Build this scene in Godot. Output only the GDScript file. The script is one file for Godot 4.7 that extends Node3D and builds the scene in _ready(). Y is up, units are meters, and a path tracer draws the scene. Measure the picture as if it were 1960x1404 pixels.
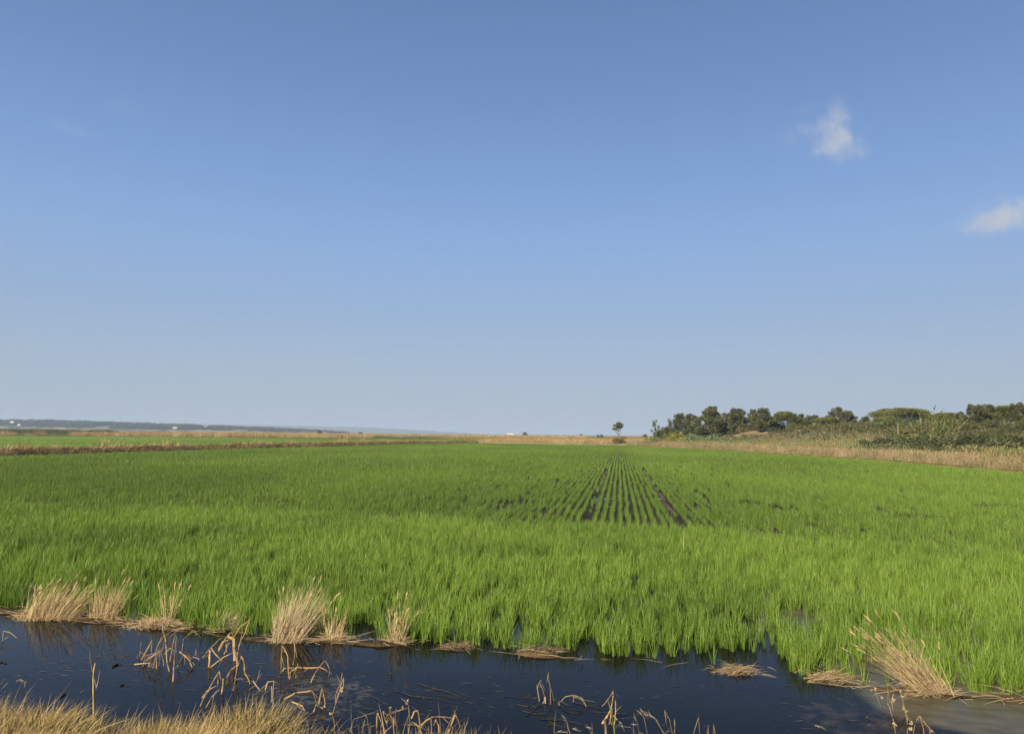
extends Node3D

# World axes: x to the right, y up, and d = -z, the distance in front of the place where the photographer stands.

const EXPOSURE := 2.1
const SUN_TURN := 38.0          # degrees: the sun stands behind the viewer and to the left
const SUN_HEIGHT := 34.0
const ROW_SLOPE := 0.153        # the drilled rows run a little to the right

# lines on the plan, each a list of (x, d)
const DITCH_EDGE: Array[Vector2] = [Vector2(-30, 14.4), Vector2(-10, 8.55), Vector2(-5.06, 7.2), Vector2(-3.55, 6.8), Vector2(-2.16, 6.36), Vector2(-1.01, 6.24), Vector2(0.11, 6.01), Vector2(1.35, 5.78), Vector2(2.05, 5.48), Vector2(3.01, 5.14), Vector2(3.56, 5.07), Vector2(8, 4.1), Vector2(30, -1.0)]
const HEADLAND: Array[Vector2] = [Vector2(-40, 20.5), Vector2(-11.7, 16.5), Vector2(-5.5, 15.5), Vector2(0.2, 13.9), Vector2(3.1, 13.2), Vector2(5.4, 11.9), Vector2(7.5, 10.6), Vector2(30, 5.0)]
const RIGHT_EDGE: Array[Vector2] = [Vector2(-10, 20.5), Vector2(15, 23.5), Vector2(36, 26.1), Vector2(53, 27.6), Vector2(68, 26.8), Vector2(87, 25.8), Vector2(112, 22.4), Vector2(124, 20.1)]   # (d, x)
const LEFT_EDGE: Array[Vector2] = [Vector2(-10, -50), Vector2(30, -38.4), Vector2(47, -33.8), Vector2(61, -30.6), Vector2(88, -24.7), Vector2(120, -15.8), Vector2(136, -6.0)]           # (d, x)
const FAR_EDGE: Array[Vector2] = [Vector2(-60, 136), Vector2(-6, 136), Vector2(2, 134.6), Vector2(20, 124), Vector2(60, 108)]
const NEAR_BANK: Array[Vector2] = [Vector2(-30, 9.0), Vector2(-5.0, 5.1), Vector2(-3.4, 4.66), Vector2(-2.7, 4.5), Vector2(-2.1, 4.3), Vector2(-1.6, 4.44), Vector2(-1.2, 4.34), Vector2(-0.8, 4.3), Vector2(-0.35, 4.24), Vector2(0.0, 4.08), Vector2(0.4, 3.85), Vector2(3.0, 3.4), Vector2(30, -2.4)]

# ------------------------------------------------------------------ where things stand (metres)
const CLOUDS := [
	[25.29, 21.7, 1.07, 1.17, 1],
	[25.61, 22.71, 0.54, 1.05, 0.55],
	[26.22, 20.84, 0.9, 0.58, 0.8],
	[24.97, 20.92, 1.08, 0.43, 0.5],
	[23.99, 22.47, 0.83, 0.37, 0.5],
	[26.02, 22.08, 0.43, 0.95, 0.5],
	[22.03, 22.17, 0.91, 0.65, 0.16],
	[23.03, 23.72, 0.78, 0.32, 0.1],
	[35.06, 14.68, 1.21, 0.66, 1.5],
	[34.3, 14.42, 1.06, 0.46, 0.9],
	[35.82, 15.36, 1.11, 0.45, 0.8],
	[36.07, 14.68, 0.76, 0.6, 0.7],
	[34.87, 13.98, 1.13, 0.36, 0.35],
	[33.38, 14.14, 0.54, 0.31, 0.2],
	[36.94, 14.93, 0.83, 0.6, 0.6],
	[-33.78, 20.57, 0.64, 0.39, 0.07],
	[-32.83, 20.35, 1.22, 0.4, 0.09],
	[-32.18, 20.02, 0.86, 0.3, 0.07],
	[-30.39, 22.68, 0.69, 0.5, 0.06],
	[-29.69, 22.25, 0.7, 0.4, 0.05],
	[28.89, 29.48, 2.04, 0.65, 0.12],
]
const HOUSES := [
	[-1059.27, 1500, 17.765, 7, 2.8, "white farm house among the far woods"],
	[-1009.64, 1450, 12.018, 5, 2.4, "small white farm building below the far woods"],
	[-665.564, 1400, 8.636, 8, 2.2, "pale farm house beside the bare slope of the far hills"],
	[-1.668, 1200, 1.038, 11, 3, "white farm house alone on the open horizon"],
]
const GAPS := [
	[0.16, 18.5, 0.55, 0.55],
	[-0.28, 17.11, 0.3, 0.3],
	[8.87, 15.93, 0.5, 0.4],
	[6.76, 17.71, 0.35, 0.6],
	[6.45, 19.07, 0.3, 0.5],
	[2.86, 7.1, 0.16, 0.16],
	[0.26, 6.62, 0.17, 0.2],
	[0.07, 6.74, 0.06, 0.45],
	[3.98, 6.52, 0.2, 0.2],
	[2.66, 6.91, 0.1, 0.2],
	[-1.61, 6.69, 0.14, 0.12],
	[-1.32, 6.64, 0.14, 0.12],
	[1.89, 5.92, 0.35, 0.22],
	[2.07, 5.63, 0.12, 0.2],
	[2.52, 5.64, 0.3, 0.15],
	[2.9, 5.59, 0.3, 0.22],
	[-1.92, 6.68, 0.25, 0.1],
	[12.84, 19.02, 0.6, 0.5],
]
const PINES := [
	[33.5, 165, 5.81, 2.2, "sparse", "thin open pine at the end of the pine belt", "pines on the dune"],
	[34.38, 160, 4.41, 3.08, "bush", "low dark pine bush at the foot of the thin open pine", "pines on the dune"],
	[35.67, 160, 5.95, 2.37, "sparse", "ragged open pine next to the low dark pine bush", "pines on the dune"],
	[36.62, 155, 6.98, 3.68, "maritime", "bushy dark pine in the pine belt on the sandy rise", "pines on the dune"],
	[38.49, 152, 6.68, 3.83, "maritime", "bushy dark pine in the pine belt on the sandy rise", "pines on the dune"],
	[39.98, 150, 5.3, 2.89, "bush", "low dark pine bush growing under the taller pines", "pines on the dune"],
	[41.63, 148, 8.23, 5.92, "maritime", "broad tall pine with layered dark crown above the sand slope", "pines on the dune"],
	[45.74, 150, 6.9, 3.11, "maritime", "bushy dark pine in the pine belt on the sandy rise", "pines on the dune"],
	[47.1, 147, 7.8, 4.79, "maritime", "rounded pine standing beside the broad tall layered pine", "pines on the dune"],
	[51.39, 150, 7.73, 2.22, "maritime", "narrow pointed pine between two rounded pines", "pines on the dune"],
	[49.11, 138, 7.48, 3.89, "maritime", "pine with a bare pale trunk above the sandy hollow", "pines on the dune"],
	[52.52, 142, 6.08, 3.79, "bush", "low dark pine bush growing under the taller pines", "pines on the dune"],
	[53.85, 140, 6.87, 4.77, "umbrella", "small umbrella pine above the sandy slope", "pines on the dune"],
	[56.14, 138, 6.41, 3.68, "maritime", "bushy dark pine in the pine belt on the sandy rise", "pines on the dune"],
	[57.84, 136, 6.17, 3.43, "maritime", "bushy dark pine in the pine belt on the sandy rise", "pines on the dune"],
	[58.36, 130, 5.52, 5.01, "umbrella", "low wide green pine under a taller forked pine", "pines on the dune"],
	[60.62, 132, 7.54, 3.13, "maritime", "forked pine rising over the low wide green pine", "pines on the dune"],
	[61.81, 130, 6.8, 3.85, "maritime", "bushy dark pine in the pine belt on the sandy rise", "pines on the dune"],
	[62.47, 128, 5.03, 2.85, "bush", "low dark pine bush growing under the taller pines", "pines on the dune"],
	[63.17, 126, 5.74, 2.43, "maritime", "small pointed pine beside the big umbrella pine", "pines on the dune"],
	[62.88, 122, 5.18, 3.26, "bush", "low dark pine bush growing under the taller pines", "pines on the dune"],
	[61.75, 116, 5.29, 4.47, "umbrella", "pale topped umbrella pine in front of the big umbrella pine", "pines on the dune"],
	[66.1, 120, 6.94, 8.9, "umbrella", "big umbrella pine with a wide smooth dome", "pines on the dune"],
	[66.9, 116, 5.08, 3.44, "bush", "low dark pine bush growing under the taller pines", "pines on the dune"],
	[70.89, 120, 6.53, 1.42, "maritime", "thin dark treetop showing behind the giant cane", "pines on the dune"],
	[69.14, 112, 5.91, 5.15, "umbrella", "flat umbrella pine behind the giant cane", "pines on the dune"],
	[63.72, 100, 5.71, 2.22, "maritime", "bushy dark pine in the pine belt on the sandy rise", "pines on the dune"],
	[63.75, 98, 6.73, 2.03, "maritime", "spiky upright pine with a pale dead limb", "pines on the dune"],
	[64.37, 96, 6.58, 3.99, "maritime", "full rounded pine behind the bramble thicket", "pines on the dune"],
	[68.46, 98, 6.48, 3.78, "umbrella", "umbrella pine between two spiky pines", "pines on the dune"],
	[66.31, 92, 6.62, 3, "maritime", "tall spiky pine next to the last umbrella pine", "pines on the dune"],
	[60.17, 88, 4.36, 3.26, "bush", "low dark pine bush growing under the taller pines", "pines on the dune"],
	[58.55, 90, 4.4, 2.94, "bush", "low dark pine bush growing under the taller pines", "pines on the dune"],
	[61.35, 86, 4.2, 2.93, "bush", "low dark pine bush growing under the taller pines", "pines on the dune"],
	[68.69, 92, 6.23, 3.41, "maritime", "bushy dark pine in the pine belt on the sandy rise", "pines on the dune"],
	[72.96, 94, 6.84, 3.9, "maritime", "bushy dark pine in the pine belt on the sandy rise", "pines on the dune"],
	[74.46, 92, 6.21, 4.09, "umbrella", "umbrella pine at the outer end of the pine belt", "pines on the dune"],
	[35.594, 235, 6.193, 3.7, "lone", "lone flat topped pine with bare stems on the open plain", "lone trees on the plain"],
	[11.9, 620, 4.48, 4.14, "bush", "dark round tree alone on the open horizon", "lone trees on the plain"],
	[63.4, 650, 3.13, 3.37, "bush", "tiny faint tree on the far plain", "lone trees on the plain"],
	[63.7, 520, 2.59, 1.35, "bush", "small bush beside another bush on the far plain", "lone trees on the plain"],
	[66.4, 520, 2.8, 1.93, "bush", "larger bush of the pair on the far plain", "lone trees on the plain"],
	[47.3, 250, 2.32, 1.48, "bush", "low dark bush on the plain between the lone pine and the pine belt", "lone trees on the plain"],
	[-113.8, 420, 3.5, 3.11, "bush", "dark low bush in the tan reeds of the far plain", "lone trees on the plain"],
	[-91.7, 430, 2.8, 2.87, "bush", "small dark bush in the tan reeds on the far plain", "lone trees on the plain"],
]
const BUSHES := [
	[26.703, 112, 5.5, 2.52, 0.22, 0.2, 0.2, 0.05, "yellow green bush at the foot of the sandy rise"],
	[24.651, 118, 5, 1.68, 0.22, 0.13, 0.15, 0.06, "grey green bush beside the yellow green bush"],
	[29.177, 108, 6, 2.04, 0.22, 0.1, 0.16, 0.09, "blue green bush in front of the broad tall pine"],
	[34.237, 104, 7, 1.46, 0.2, 0.065, 0.085, 0.035, "dark green low bush below the bare sand"],
	[19.467, 128, 2.5, 1.54, 0.2, 0.15, 0.11, 0.07, "small brownish bush near the end of the field"],
]
const BANDS := [
	["plain_reeds", "band of tan reeds across the plain beyond the sandy track", 141, 180, -0.12, 0.19, 650, 0.75, Color(0.40, 0.30, 0.165), Color(0.30, 0.24, 0.125), "reeds"],
	["plain_grass", "rough mixed grass on the plain under the lone pine", 165, 300, -0.1, 0.24, 900, 0.8, Color(0.30, 0.24, 0.125), Color(0.15, 0.16, 0.06), "grass"],
	["far_tan_reeds", "pale tan reeds on the far side of the paler paddy", 238, 262, -0.62, -0.2, 900, 1.25, Color(0.40, 0.30, 0.165), Color(0.30, 0.24, 0.125), "reeds"],
	["corner_reeds", "tall tan reeds at the corner of the paler paddy", 216, 236, -0.78, -0.66, 420, 1.5, Color(0.40, 0.30, 0.165), Color(0.30, 0.24, 0.125), "reeds"],
	["far_green_hedge", "dark green hedge behind the far paddy", 330, 356, -0.95, -0.56, 700, 2.1, Color(0.10, 0.125, 0.04), Color(0.06, 0.085, 0.03), "hedge"],
	["far_green_grass", "green grass strip far out on the plain", 270, 330, -0.75, -0.1, 900, 0.7, Color(0.15, 0.16, 0.06), Color(0.10, 0.125, 0.04), "grass"],
	["distant_reeds", "thin band of tan reeds far out towards the hills", 360, 520, -0.6, 0.1, 1300, 1.5, Color(0.40, 0.30, 0.165), Color(0.30, 0.24, 0.125), "reeds"],
	["distant_grass", "mixed far grassland under the horizon", 540, 900, -0.75, 0.25, 1500, 1.5, Color(0.30, 0.24, 0.125), Color(0.15, 0.16, 0.06), "grass"],
]
const BANK_TUFTS := [
	[-34.56, 49.91, 0.46, 1.3, "pale dry grass tuft on the crest of the brown bank"],
	[-33.91, 52.74, 0.46, 0.8, "pale dry grass tuft on the crest of the brown bank"],
	[-32.81, 57.45, 0.46, 1.45, "pale dry grass tuft on the crest of the brown bank"],
	[-32.34, 59.46, 0.46, 1, "pale dry grass tuft on the crest of the brown bank"],
	[-31.85, 61.72, 0.46, 0.9, "pale dry grass tuft on the crest of the brown bank"],
	[-31.59, 62.93, 0.46, 0.9, "pale dry grass tuft on the crest of the brown bank"],
	[-31.19, 64.79, 0.46, 1.25, "pale dry grass tuft on the crest of the brown bank"],
	[-30.79, 66.5, 0.46, 0.7, "pale dry grass tuft on the crest of the brown bank"],
	[-28.93, 74.99, 0.46, 1, "pale dry grass tuft on the crest of the brown bank"],
	[-28.06, 79.05, 0.46, 1.3, "pale dry grass tuft on the crest of the brown bank"],
	[-26.53, 86.01, 0.46, 0.9, "pale dry grass tuft on the crest of the brown bank"],
	[-24.35, 94.25, 0.46, 1.1, "pale dry grass tuft on the crest of the brown bank"],
	[-23.34, 97.87, 0.46, 1.5, "pale dry grass tuft on the crest of the brown bank"],
	[-21.7, 103.79, 0.46, 1.3, "pale dry grass tuft on the crest of the brown bank"],
	[-19.85, 110.47, 0.46, 1.4, "pale dry grass tuft on the crest of the brown bank"],
]
const SILL := [
	[-5.1, 3.14, 0.035],
	[-2.04, 0.37, 0.03],
	[-1.34, 0.49, 0.035],
	[-0.43, 0.14, 0.03],
	[0.22, 0.23, 0.045],
	[1.73, 0.16, 0.025],
	[2.49, 0.28, 0.03],
	[2.93, 0.26, 0.04],
	[3.86, 0.8, 0.035],
]
const TUFTS := [
	[-4.45, 7, 0.579, 0.493, 0.42, 0.1, 300, 0.12, 0.6, 0.055, "widest dry grass tuft, swept over, at the rice edge", 0.1, 1, 0.45],
	[-3.92, 6.98, 0.256, 0.46, 0.18, 0.1, 130, 0.16, 0.321, 0.05, "upright narrow dry tuft beside the widest tuft", 0.1, 1, 0.45],
	[-3.21, 6.8, 0.125, 0.495, -0.05, 0.1, 26, 0.3, 0, 0, "few upright dead stems on the flat straw mound", 0.4, 1, 0.45],
	[-3.27, 6.74, 0.31, 0.217, 0, 0.1, 40, 0, 0.595, 0.075, "flat straw mound with collapsed grass on the ditch edge", 0.35, 1, 0.45],
	[-2.63, 6.69, 0.236, 0.267, 0.5, 0.1, 75, 0.05, 0.257, 0.04, "small grey slanting tuft between straw mound and tallest tuft", 0.9, 1, 0.45],
	[-1.93, 6.33, 0.293, 0.654, 0.36, 0.12, 270, 0.05, 0.341, 0.05, "tallest dense dry tuft leaning over the rice", 0.75, 1, 0.45],
	[-1.54, 6.34, 0.166, 0.303, 0.06, 0.1, 75, 0.1, 0.195, 0.04, "short dry tuft beside the tallest dense tuft", 0.3, 1, 0.45],
	[-0.98, 6.28, 0.126, 0.446, 0.08, 0.1, 60, 0.25, 0.145, 0.03, "slender upright dry tuft at the end of the mud sill", 0.4, 1, 0.45],
	[-0.44, 6.16, 0.048, 0.076, 0.1, 0.1, 8, 0, 0.162, 0.04, "little clod of dead roots in the water's edge", 0.4, 0.5, 0.45],
	[0.28, 6.07, 0.038, 0.047, 0, 0.1, 4, 0, 0.282, 0.035, "brown sodden clod between the rice plants", 0.6, 0.38, 0.45],
	[1.76, 5.59, 0.061, 0.131, 0, 0.1, 5, 0, 0.252, 0.055, "round straw mat floating at the rice edge", 0.25, 0.8, 0.45],
	[2.4, 5.45, 0.17, 0.111, 0, 0.1, 20, 0, 0.306, 0.055, "long straw mat beside the big leaning tuft", 0.15, 0.85, 0.45],
	[3, 5.18, 0.26, 0.671, -0.78, 0.12, 190, 0.3, 0.301, 0.06, "big golden tuft leaning far over beside the scummy water", 0.25, 1, 0.75],
]
const REEDS := [
	["broken_reeds", Vector3(-2.73, 0, -5.62), "low heap of snapped reed leaves with one tall curved blade", "reeds", "broken reeds standing in the ditch", [["stalk", [Vector3(-0.242, -0.051, -0.200), Vector3(-0.206, 0.137, -0.179)], 0.0071, 0, 0], ["leaf", [Vector3(-0.211, -0.051, -0.160), Vector3(-0.093, 0.160, -0.124), Vector3(-0.107, 0.046, -0.153)], 0.0127, 1, 0], ["leaf", [Vector3(-0.160, 0.016, -0.000), Vector3(-0.042, 0.028, 0.001), Vector3(-0.037, -0.050, -0.000)], 0.0123, 1, 1], ["leaf", [Vector3(-0.191, -0.051, -0.140), Vector3(-0.052, 0.060, -0.131), Vector3(-0.027, 0.087, -0.125)], 0.0126, 1, 0], ["leaf", [Vector3(0.031, -0.050, 0.040), Vector3(0.033, 0.093, 0.060), Vector3(0.068, 0.207, 0.092), Vector3(0.087, 0.254, 0.105)], 0.0109, 1, 0], ["leaf", [Vector3(0.027, -0.050, -0.000), Vector3(0.033, 0.127, 0.007)], 0.0123, 1, 0], ["leaf", [Vector3(-0.020, -0.050, 0.040), Vector3(0.010, 0.081, 0.020)], 0.0095, 1, 0], ["leaf", [Vector3(0.179, -0.050, 0.110), Vector3(0.141, 0.058, 0.102), Vector3(0.117, 0.160, 0.078), Vector3(0.100, 0.230, 0.063), Vector3(0.064, 0.329, 0.041)], 0.0148, 1, 1], ["leaf", [Vector3(0.065, -0.050, -0.100), Vector3(0.076, 0.097, -0.115), Vector3(0.088, 0.212, -0.137)], 0.0098, 1, 0], ["leaf", [Vector3(0.276, -0.093, 0.300), Vector3(0.290, 0.090, 0.313), Vector3(0.298, 0.232, 0.339)], 0.0143, 1, 0], ["leaf", [Vector3(-0.104, -0.051, -0.000), Vector3(-0.078, 0.080, -0.002), Vector3(0.010, 0.105, -0.002)], 0.0096, 1, 0], ["leaf", [Vector3(-0.242, -0.051, -0.200), Vector3(-0.220, 0.052, -0.195), Vector3(-0.177, 0.019, -0.200)], 0.0099, 1, 0], ["leaf", [Vector3(-0.103, 0.106, -0.281), Vector3(-0.073, 0.148, -0.273), Vector3(-0.003, 0.197, -0.262), Vector3(0.064, 0.198, -0.262)], 0.0058, 1, 1], ["leaf", [Vector3(-0.107, -0.050, -0.299), Vector3(-0.024, 0.051, -0.292), Vector3(0.003, 0.037, -0.296)], 0.0144, 1, 1], ["leaf", [Vector3(-0.108, -0.051, -0.020), Vector3(-0.056, 0.071, -0.010), Vector3(0.049, 0.124, -0.000)], 0.0096, 1, 0], ["leaf", [Vector3(-0.062, -0.050, 0.020), Vector3(0.019, 0.109, -0.009)], 0.0095, 1, 0], ["leaf", [Vector3(0.069, -0.050, -0.000), Vector3(0.028, 0.100, -0.020), Vector3(0.043, 0.158, -0.034)], 0.0082, 1, 0]], []],
	["broken_reeds", Vector3(-2.5, 0, -5.67), "two thick fallen reed stalks under a thin hooked stem", "reeds", "broken reeds standing in the ditch", [["leaf", [Vector3(-0.195, -0.050, -0.300), Vector3(-0.184, 0.102, -0.319), Vector3(-0.122, 0.169, -0.334), Vector3(-0.093, 0.159, -0.332), Vector3(-0.085, 0.131, -0.325)], 0.0109, 1, 1], ["leaf", [Vector3(-0.057, 0.113, 0.039), Vector3(0.036, 0.053, 0.053), Vector3(0.093, -0.050, 0.060)], 0.0178, 1, 0], ["leaf", [Vector3(0.000, 0.087, 0.034), Vector3(0.043, 0.044, 0.025), Vector3(0.085, -0.051, 0.020)], 0.0151, 1, 1], ["stalk", [Vector3(-0.070, -0.050, 0.060), Vector3(-0.013, 0.085, 0.068)], 0.0096, 0, 0], ["stalk", [Vector3(-0.058, -0.050, -0.220), Vector3(-0.036, 0.055, -0.223)], 0.0086, 0, 0], ["leaf", [Vector3(0.018, 0.048, -0.045), Vector3(0.065, 0.036, -0.043), Vector3(0.085, -0.051, -0.040)], 0.0083, 1, 1], ["stalk", [Vector3(-0.219, -0.050, -0.300), Vector3(-0.247, 0.120, -0.327)], 0.0058, 0, 1], ["stalk", [Vector3(-0.137, -0.050, -0.260), Vector3(-0.108, 0.039, -0.266), Vector3(-0.100, 0.069, -0.274)], 0.0072, 0, 4]], []],
	["broken_reeds", Vector3(-2.23, 0, -5.79), "tall tent of folded reed leaves round one broad pale stalk", "reeds", "broken reeds standing in the ditch", [["leaf", [Vector3(-0.205, -0.051, -0.240), Vector3(-0.118, 0.107, -0.217), Vector3(-0.067, 0.161, -0.202), Vector3(-0.056, 0.122, -0.213)], 0.0132, 1, 0], ["leaf", [Vector3(-0.076, 0.097, -0.276), Vector3(-0.023, 0.184, -0.282), Vector3(0.056, 0.241, -0.287), Vector3(0.022, 0.144, -0.279), Vector3(-0.015, 0.071, -0.274), Vector3(-0.027, -0.051, -0.270)], 0.0125, 1, 0], ["leaf", [Vector3(-0.075, -0.050, -0.353), Vector3(-0.034, 0.168, -0.368)], 0.0097, 1, 0], ["leaf", [Vector3(0.048, -0.051, 0.010), Vector3(0.043, 0.094, 0.010), Vector3(0.037, 0.165, 0.009), Vector3(-0.011, 0.183, 0.009)], 0.0352, 0, 0], ["leaf", [Vector3(-0.207, -0.050, -0.260), Vector3(-0.151, 0.071, -0.249), Vector3(-0.060, 0.100, -0.243)], 0.0147, 1, 0], ["leaf", [Vector3(-0.130, -0.050, -0.150), Vector3(-0.063, 0.093, -0.149)], 0.0116, 1, 0], ["leaf", [Vector3(-0.256, -0.050, -0.050), Vector3(-0.177, 0.066, -0.038), Vector3(-0.078, 0.164, -0.012), Vector3(-0.058, 0.164, -0.011)], 0.0085, 1, 1], ["leaf", [Vector3(-0.092, -0.050, 0.170), Vector3(-0.090, 0.073, 0.152), Vector3(-0.095, 0.118, 0.137)], 0.0219, 0, 0], ["leaf", [Vector3(-0.154, 0.088, -0.029), Vector3(-0.113, 0.041, -0.016), Vector3(0.023, -0.051, -0.010)], 0.0155, 1, 1], ["leaf", [Vector3(-0.113, -0.050, 0.180), Vector3(-0.062, 0.007, 0.180), Vector3(0.024, 0.075, 0.178), Vector3(0.117, 0.122, 0.177)], 0.0123, 1, 0], ["leaf", [Vector3(-0.108, 0.061, -0.215), Vector3(-0.087, -0.050, -0.220)], 0.0088, 1, 1], ["leaf", [Vector3(-0.250, -0.050, -0.060), Vector3(-0.175, 0.044, -0.067)], 0.0114, 1, 0]], []],
	["broken_reeds", Vector3(-2.02, 0, -5.27), "knot of bent reeds folding down to the water beside the grass", "reeds", "broken reeds standing in the ditch", [["leaf", [Vector3(0.004, -0.051, -0.110), Vector3(0.014, 0.081, -0.113), Vector3(0.010, 0.186, -0.119)], 0.0197, 0, 1], ["leaf", [Vector3(-0.007, -0.050, -0.090), Vector3(0.013, 0.083, -0.108), Vector3(0.032, 0.154, -0.129)], 0.0157, 1, 0], ["leaf", [Vector3(-0.087, -0.050, -0.100), Vector3(-0.030, 0.063, -0.111), Vector3(0.008, 0.097, -0.120)], 0.0118, 1, 0], ["leaf", [Vector3(0.083, 0.196, 0.009), Vector3(0.110, 0.132, 0.009), Vector3(0.119, 0.069, 0.010), Vector3(0.170, -0.050, 0.010)], 0.0154, 1, 0], ["leaf", [Vector3(0.113, 0.063, -0.007), Vector3(0.137, 0.057, -0.008), Vector3(0.163, -0.051, -0.010)], 0.0116, 1, 0], ["leaf", [Vector3(-0.030, -0.050, 0.430), Vector3(0.031, 0.097, 0.425), Vector3(0.094, 0.220, 0.416), Vector3(0.109, 0.165, 0.420)], 0.0106, 1, 0], ["leaf", [Vector3(0.006, -0.050, 0.450), Vector3(0.067, 0.070, 0.452), Vector3(0.115, 0.119, 0.455)], 0.0106, 1, 1], ["leaf", [Vector3(-0.095, -0.052, 0.270), Vector3(-0.041, 0.044, 0.275), Vector3(0.023, 0.080, 0.283)], 0.0091, 1, 0], ["leaf", [Vector3(0.028, -0.050, 0.210), Vector3(0.042, 0.063, 0.216), Vector3(0.045, 0.109, 0.222)], 0.0197, 0, 0], ["stalk", [Vector3(-0.052, -0.051, 0.080), Vector3(-0.048, 0.048, 0.073)], 0.0076, 0, 0], ["leaf", [Vector3(-0.028, -0.050, -0.000), Vector3(-0.007, 0.037, 0.005)], 0.0116, 1, 0], ["leaf", [Vector3(0.086, -0.050, 0.130), Vector3(0.100, 0.073, 0.145), Vector3(0.142, 0.086, 0.149), Vector3(0.157, 0.055, 0.140)], 0.0063, 1, 1], ["leaf", [Vector3(0.158, 0.009, -0.040), Vector3(0.261, -0.050, -0.040)], 0.0103, 1, 0], ["stalk", [Vector3(0.189, -0.050, 0.060), Vector3(0.224, 0.053, 0.065), Vector3(0.260, 0.096, 0.071)], 0.0063, 0, 0], ["leaf", [Vector3(0.221, -0.050, 0.100), Vector3(0.279, 0.009, 0.100), Vector3(0.313, 0.043, 0.099)], 0.0088, 1, 0], ["leaf", [Vector3(0.083, -0.050, 0.430), Vector3(0.236, 0.013, 0.430)], 0.0083, 1, 0], ["leaf", [Vector3(0.051, -0.050, 0.130), Vector3(0.079, 0.012, 0.130)], 0.0075, 1, 0], ["leaf", [Vector3(0.287, -0.051, 0.170), Vector3(0.327, 0.008, 0.170)], 0.0075, 1, 1], ["stalk", [Vector3(0.104, -0.050, 0.320), Vector3(0.093, 0.058, 0.328)], 0.0084, 0, 2], ["stalk", [Vector3(0.081, -0.052, 0.400), Vector3(0.090, 0.052, 0.402)], 0.0071, 0, 2]], []],
	["broken_reeds", Vector3(-1.59, 0, -5.4), "snapped reed with a long level leaf and a folded pale leaf", "reeds", "broken reeds standing in the ditch", [["stalk", [Vector3(-0.124, -0.050, -0.110), Vector3(-0.118, 0.205, -0.074)], 0.015, 0, 0], ["leaf", [Vector3(-0.095, 0.227, -0.000), Vector3(-0.050, 0.153, 0.007), Vector3(-0.026, -0.050, 0.020)], 0.0147, 1, 0], ["leaf", [Vector3(-0.111, -0.050, -0.299), Vector3(-0.089, 0.167, -0.278), Vector3(-0.071, 0.051, -0.295)], 0.0111, 1, 1], ["leaf", [Vector3(-0.137, -0.050, -0.110), Vector3(-0.012, 0.041, -0.108), Vector3(0.159, 0.042, -0.108), Vector3(0.219, 0.013, -0.110)], 0.0172, 1, 0], ["leaf", [Vector3(0.137, -0.051, 0.110), Vector3(0.246, 0.151, 0.086)], 0.0175, 1, 1], ["leaf", [Vector3(0.215, 0.112, -0.039), Vector3(0.250, 0.023, -0.050), Vector3(0.240, -0.051, -0.050)], 0.0127, 1, 0], ["stalk", [Vector3(0.002, -0.051, -0.000), Vector3(0.025, 0.103, -0.003)], 0.0126, 0, 0], ["stalk", [Vector3(-0.028, -0.051, 0.030), Vector3(-0.017, 0.079, 0.012)], 0.0126, 0, 0], ["leaf", [Vector3(-0.147, -0.050, -0.140), Vector3(-0.122, 0.020, -0.140), Vector3(-0.041, 0.031, -0.137)], 0.0129, 1, 0]], []],
	["broken_reeds", Vector3(-1.27, 0, -4.77), "small reed stub with arched leaves over the scum", "reeds", "broken reeds standing in the ditch", [["leaf", [Vector3(-0.239, 0.025, -0.139), Vector3(-0.157, 0.073, -0.125), Vector3(-0.049, 0.088, -0.121), Vector3(-0.016, -0.050, -0.140)], 0.0172, 1, 0], ["leaf", [Vector3(-0.004, -0.050, -0.130), Vector3(0.023, 0.108, -0.114), Vector3(0.035, 0.022, -0.130)], 0.0153, 1, 0], ["leaf", [Vector3(-0.149, 0.053, -0.016), Vector3(-0.077, 0.030, -0.012), Vector3(-0.036, -0.050, -0.010)], 0.0149, 1, 0], ["leaf", [Vector3(-0.022, -0.050, 0.010), Vector3(0.015, 0.046, 0.008), Vector3(0.059, 0.022, 0.010), Vector3(0.083, 0.055, 0.007)], 0.0111, 1, 1], ["stalk", [Vector3(-0.029, -0.050, -0.000), Vector3(-0.028, 0.045, 0.004)], 0.0093, 0, 2], ["leaf", [Vector3(0.047, -0.050, -0.070), Vector3(0.048, 0.080, -0.063)], 0.0113, 1, 0]], []],
	["tall_reed", Vector3(-0.98, 0, -4.1), "tall thin reed stem leaning with a drooping seed head", "reed", "broken reeds standing in the ditch", [["stalk", [Vector3(-0.075, -0.050, -0.300), Vector3(-0.073, 0.136, -0.276), Vector3(-0.050, 0.260, -0.250), Vector3(-0.008, 0.391, -0.222)], 0.0103, 0, 0], ["stalk", [Vector3(-0.074, 0.136, -0.297), Vector3(-0.034, 0.283, -0.293), Vector3(-0.015, 0.338, -0.291), Vector3(-0.017, 0.283, -0.293)], 0.0086, 0, 1]], [[Vector3(0.048, 0.374, -0.000), 0.0124, 0], [Vector3(-0.016, 0.244, -0.000), 0.007, 0]]],
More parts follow.
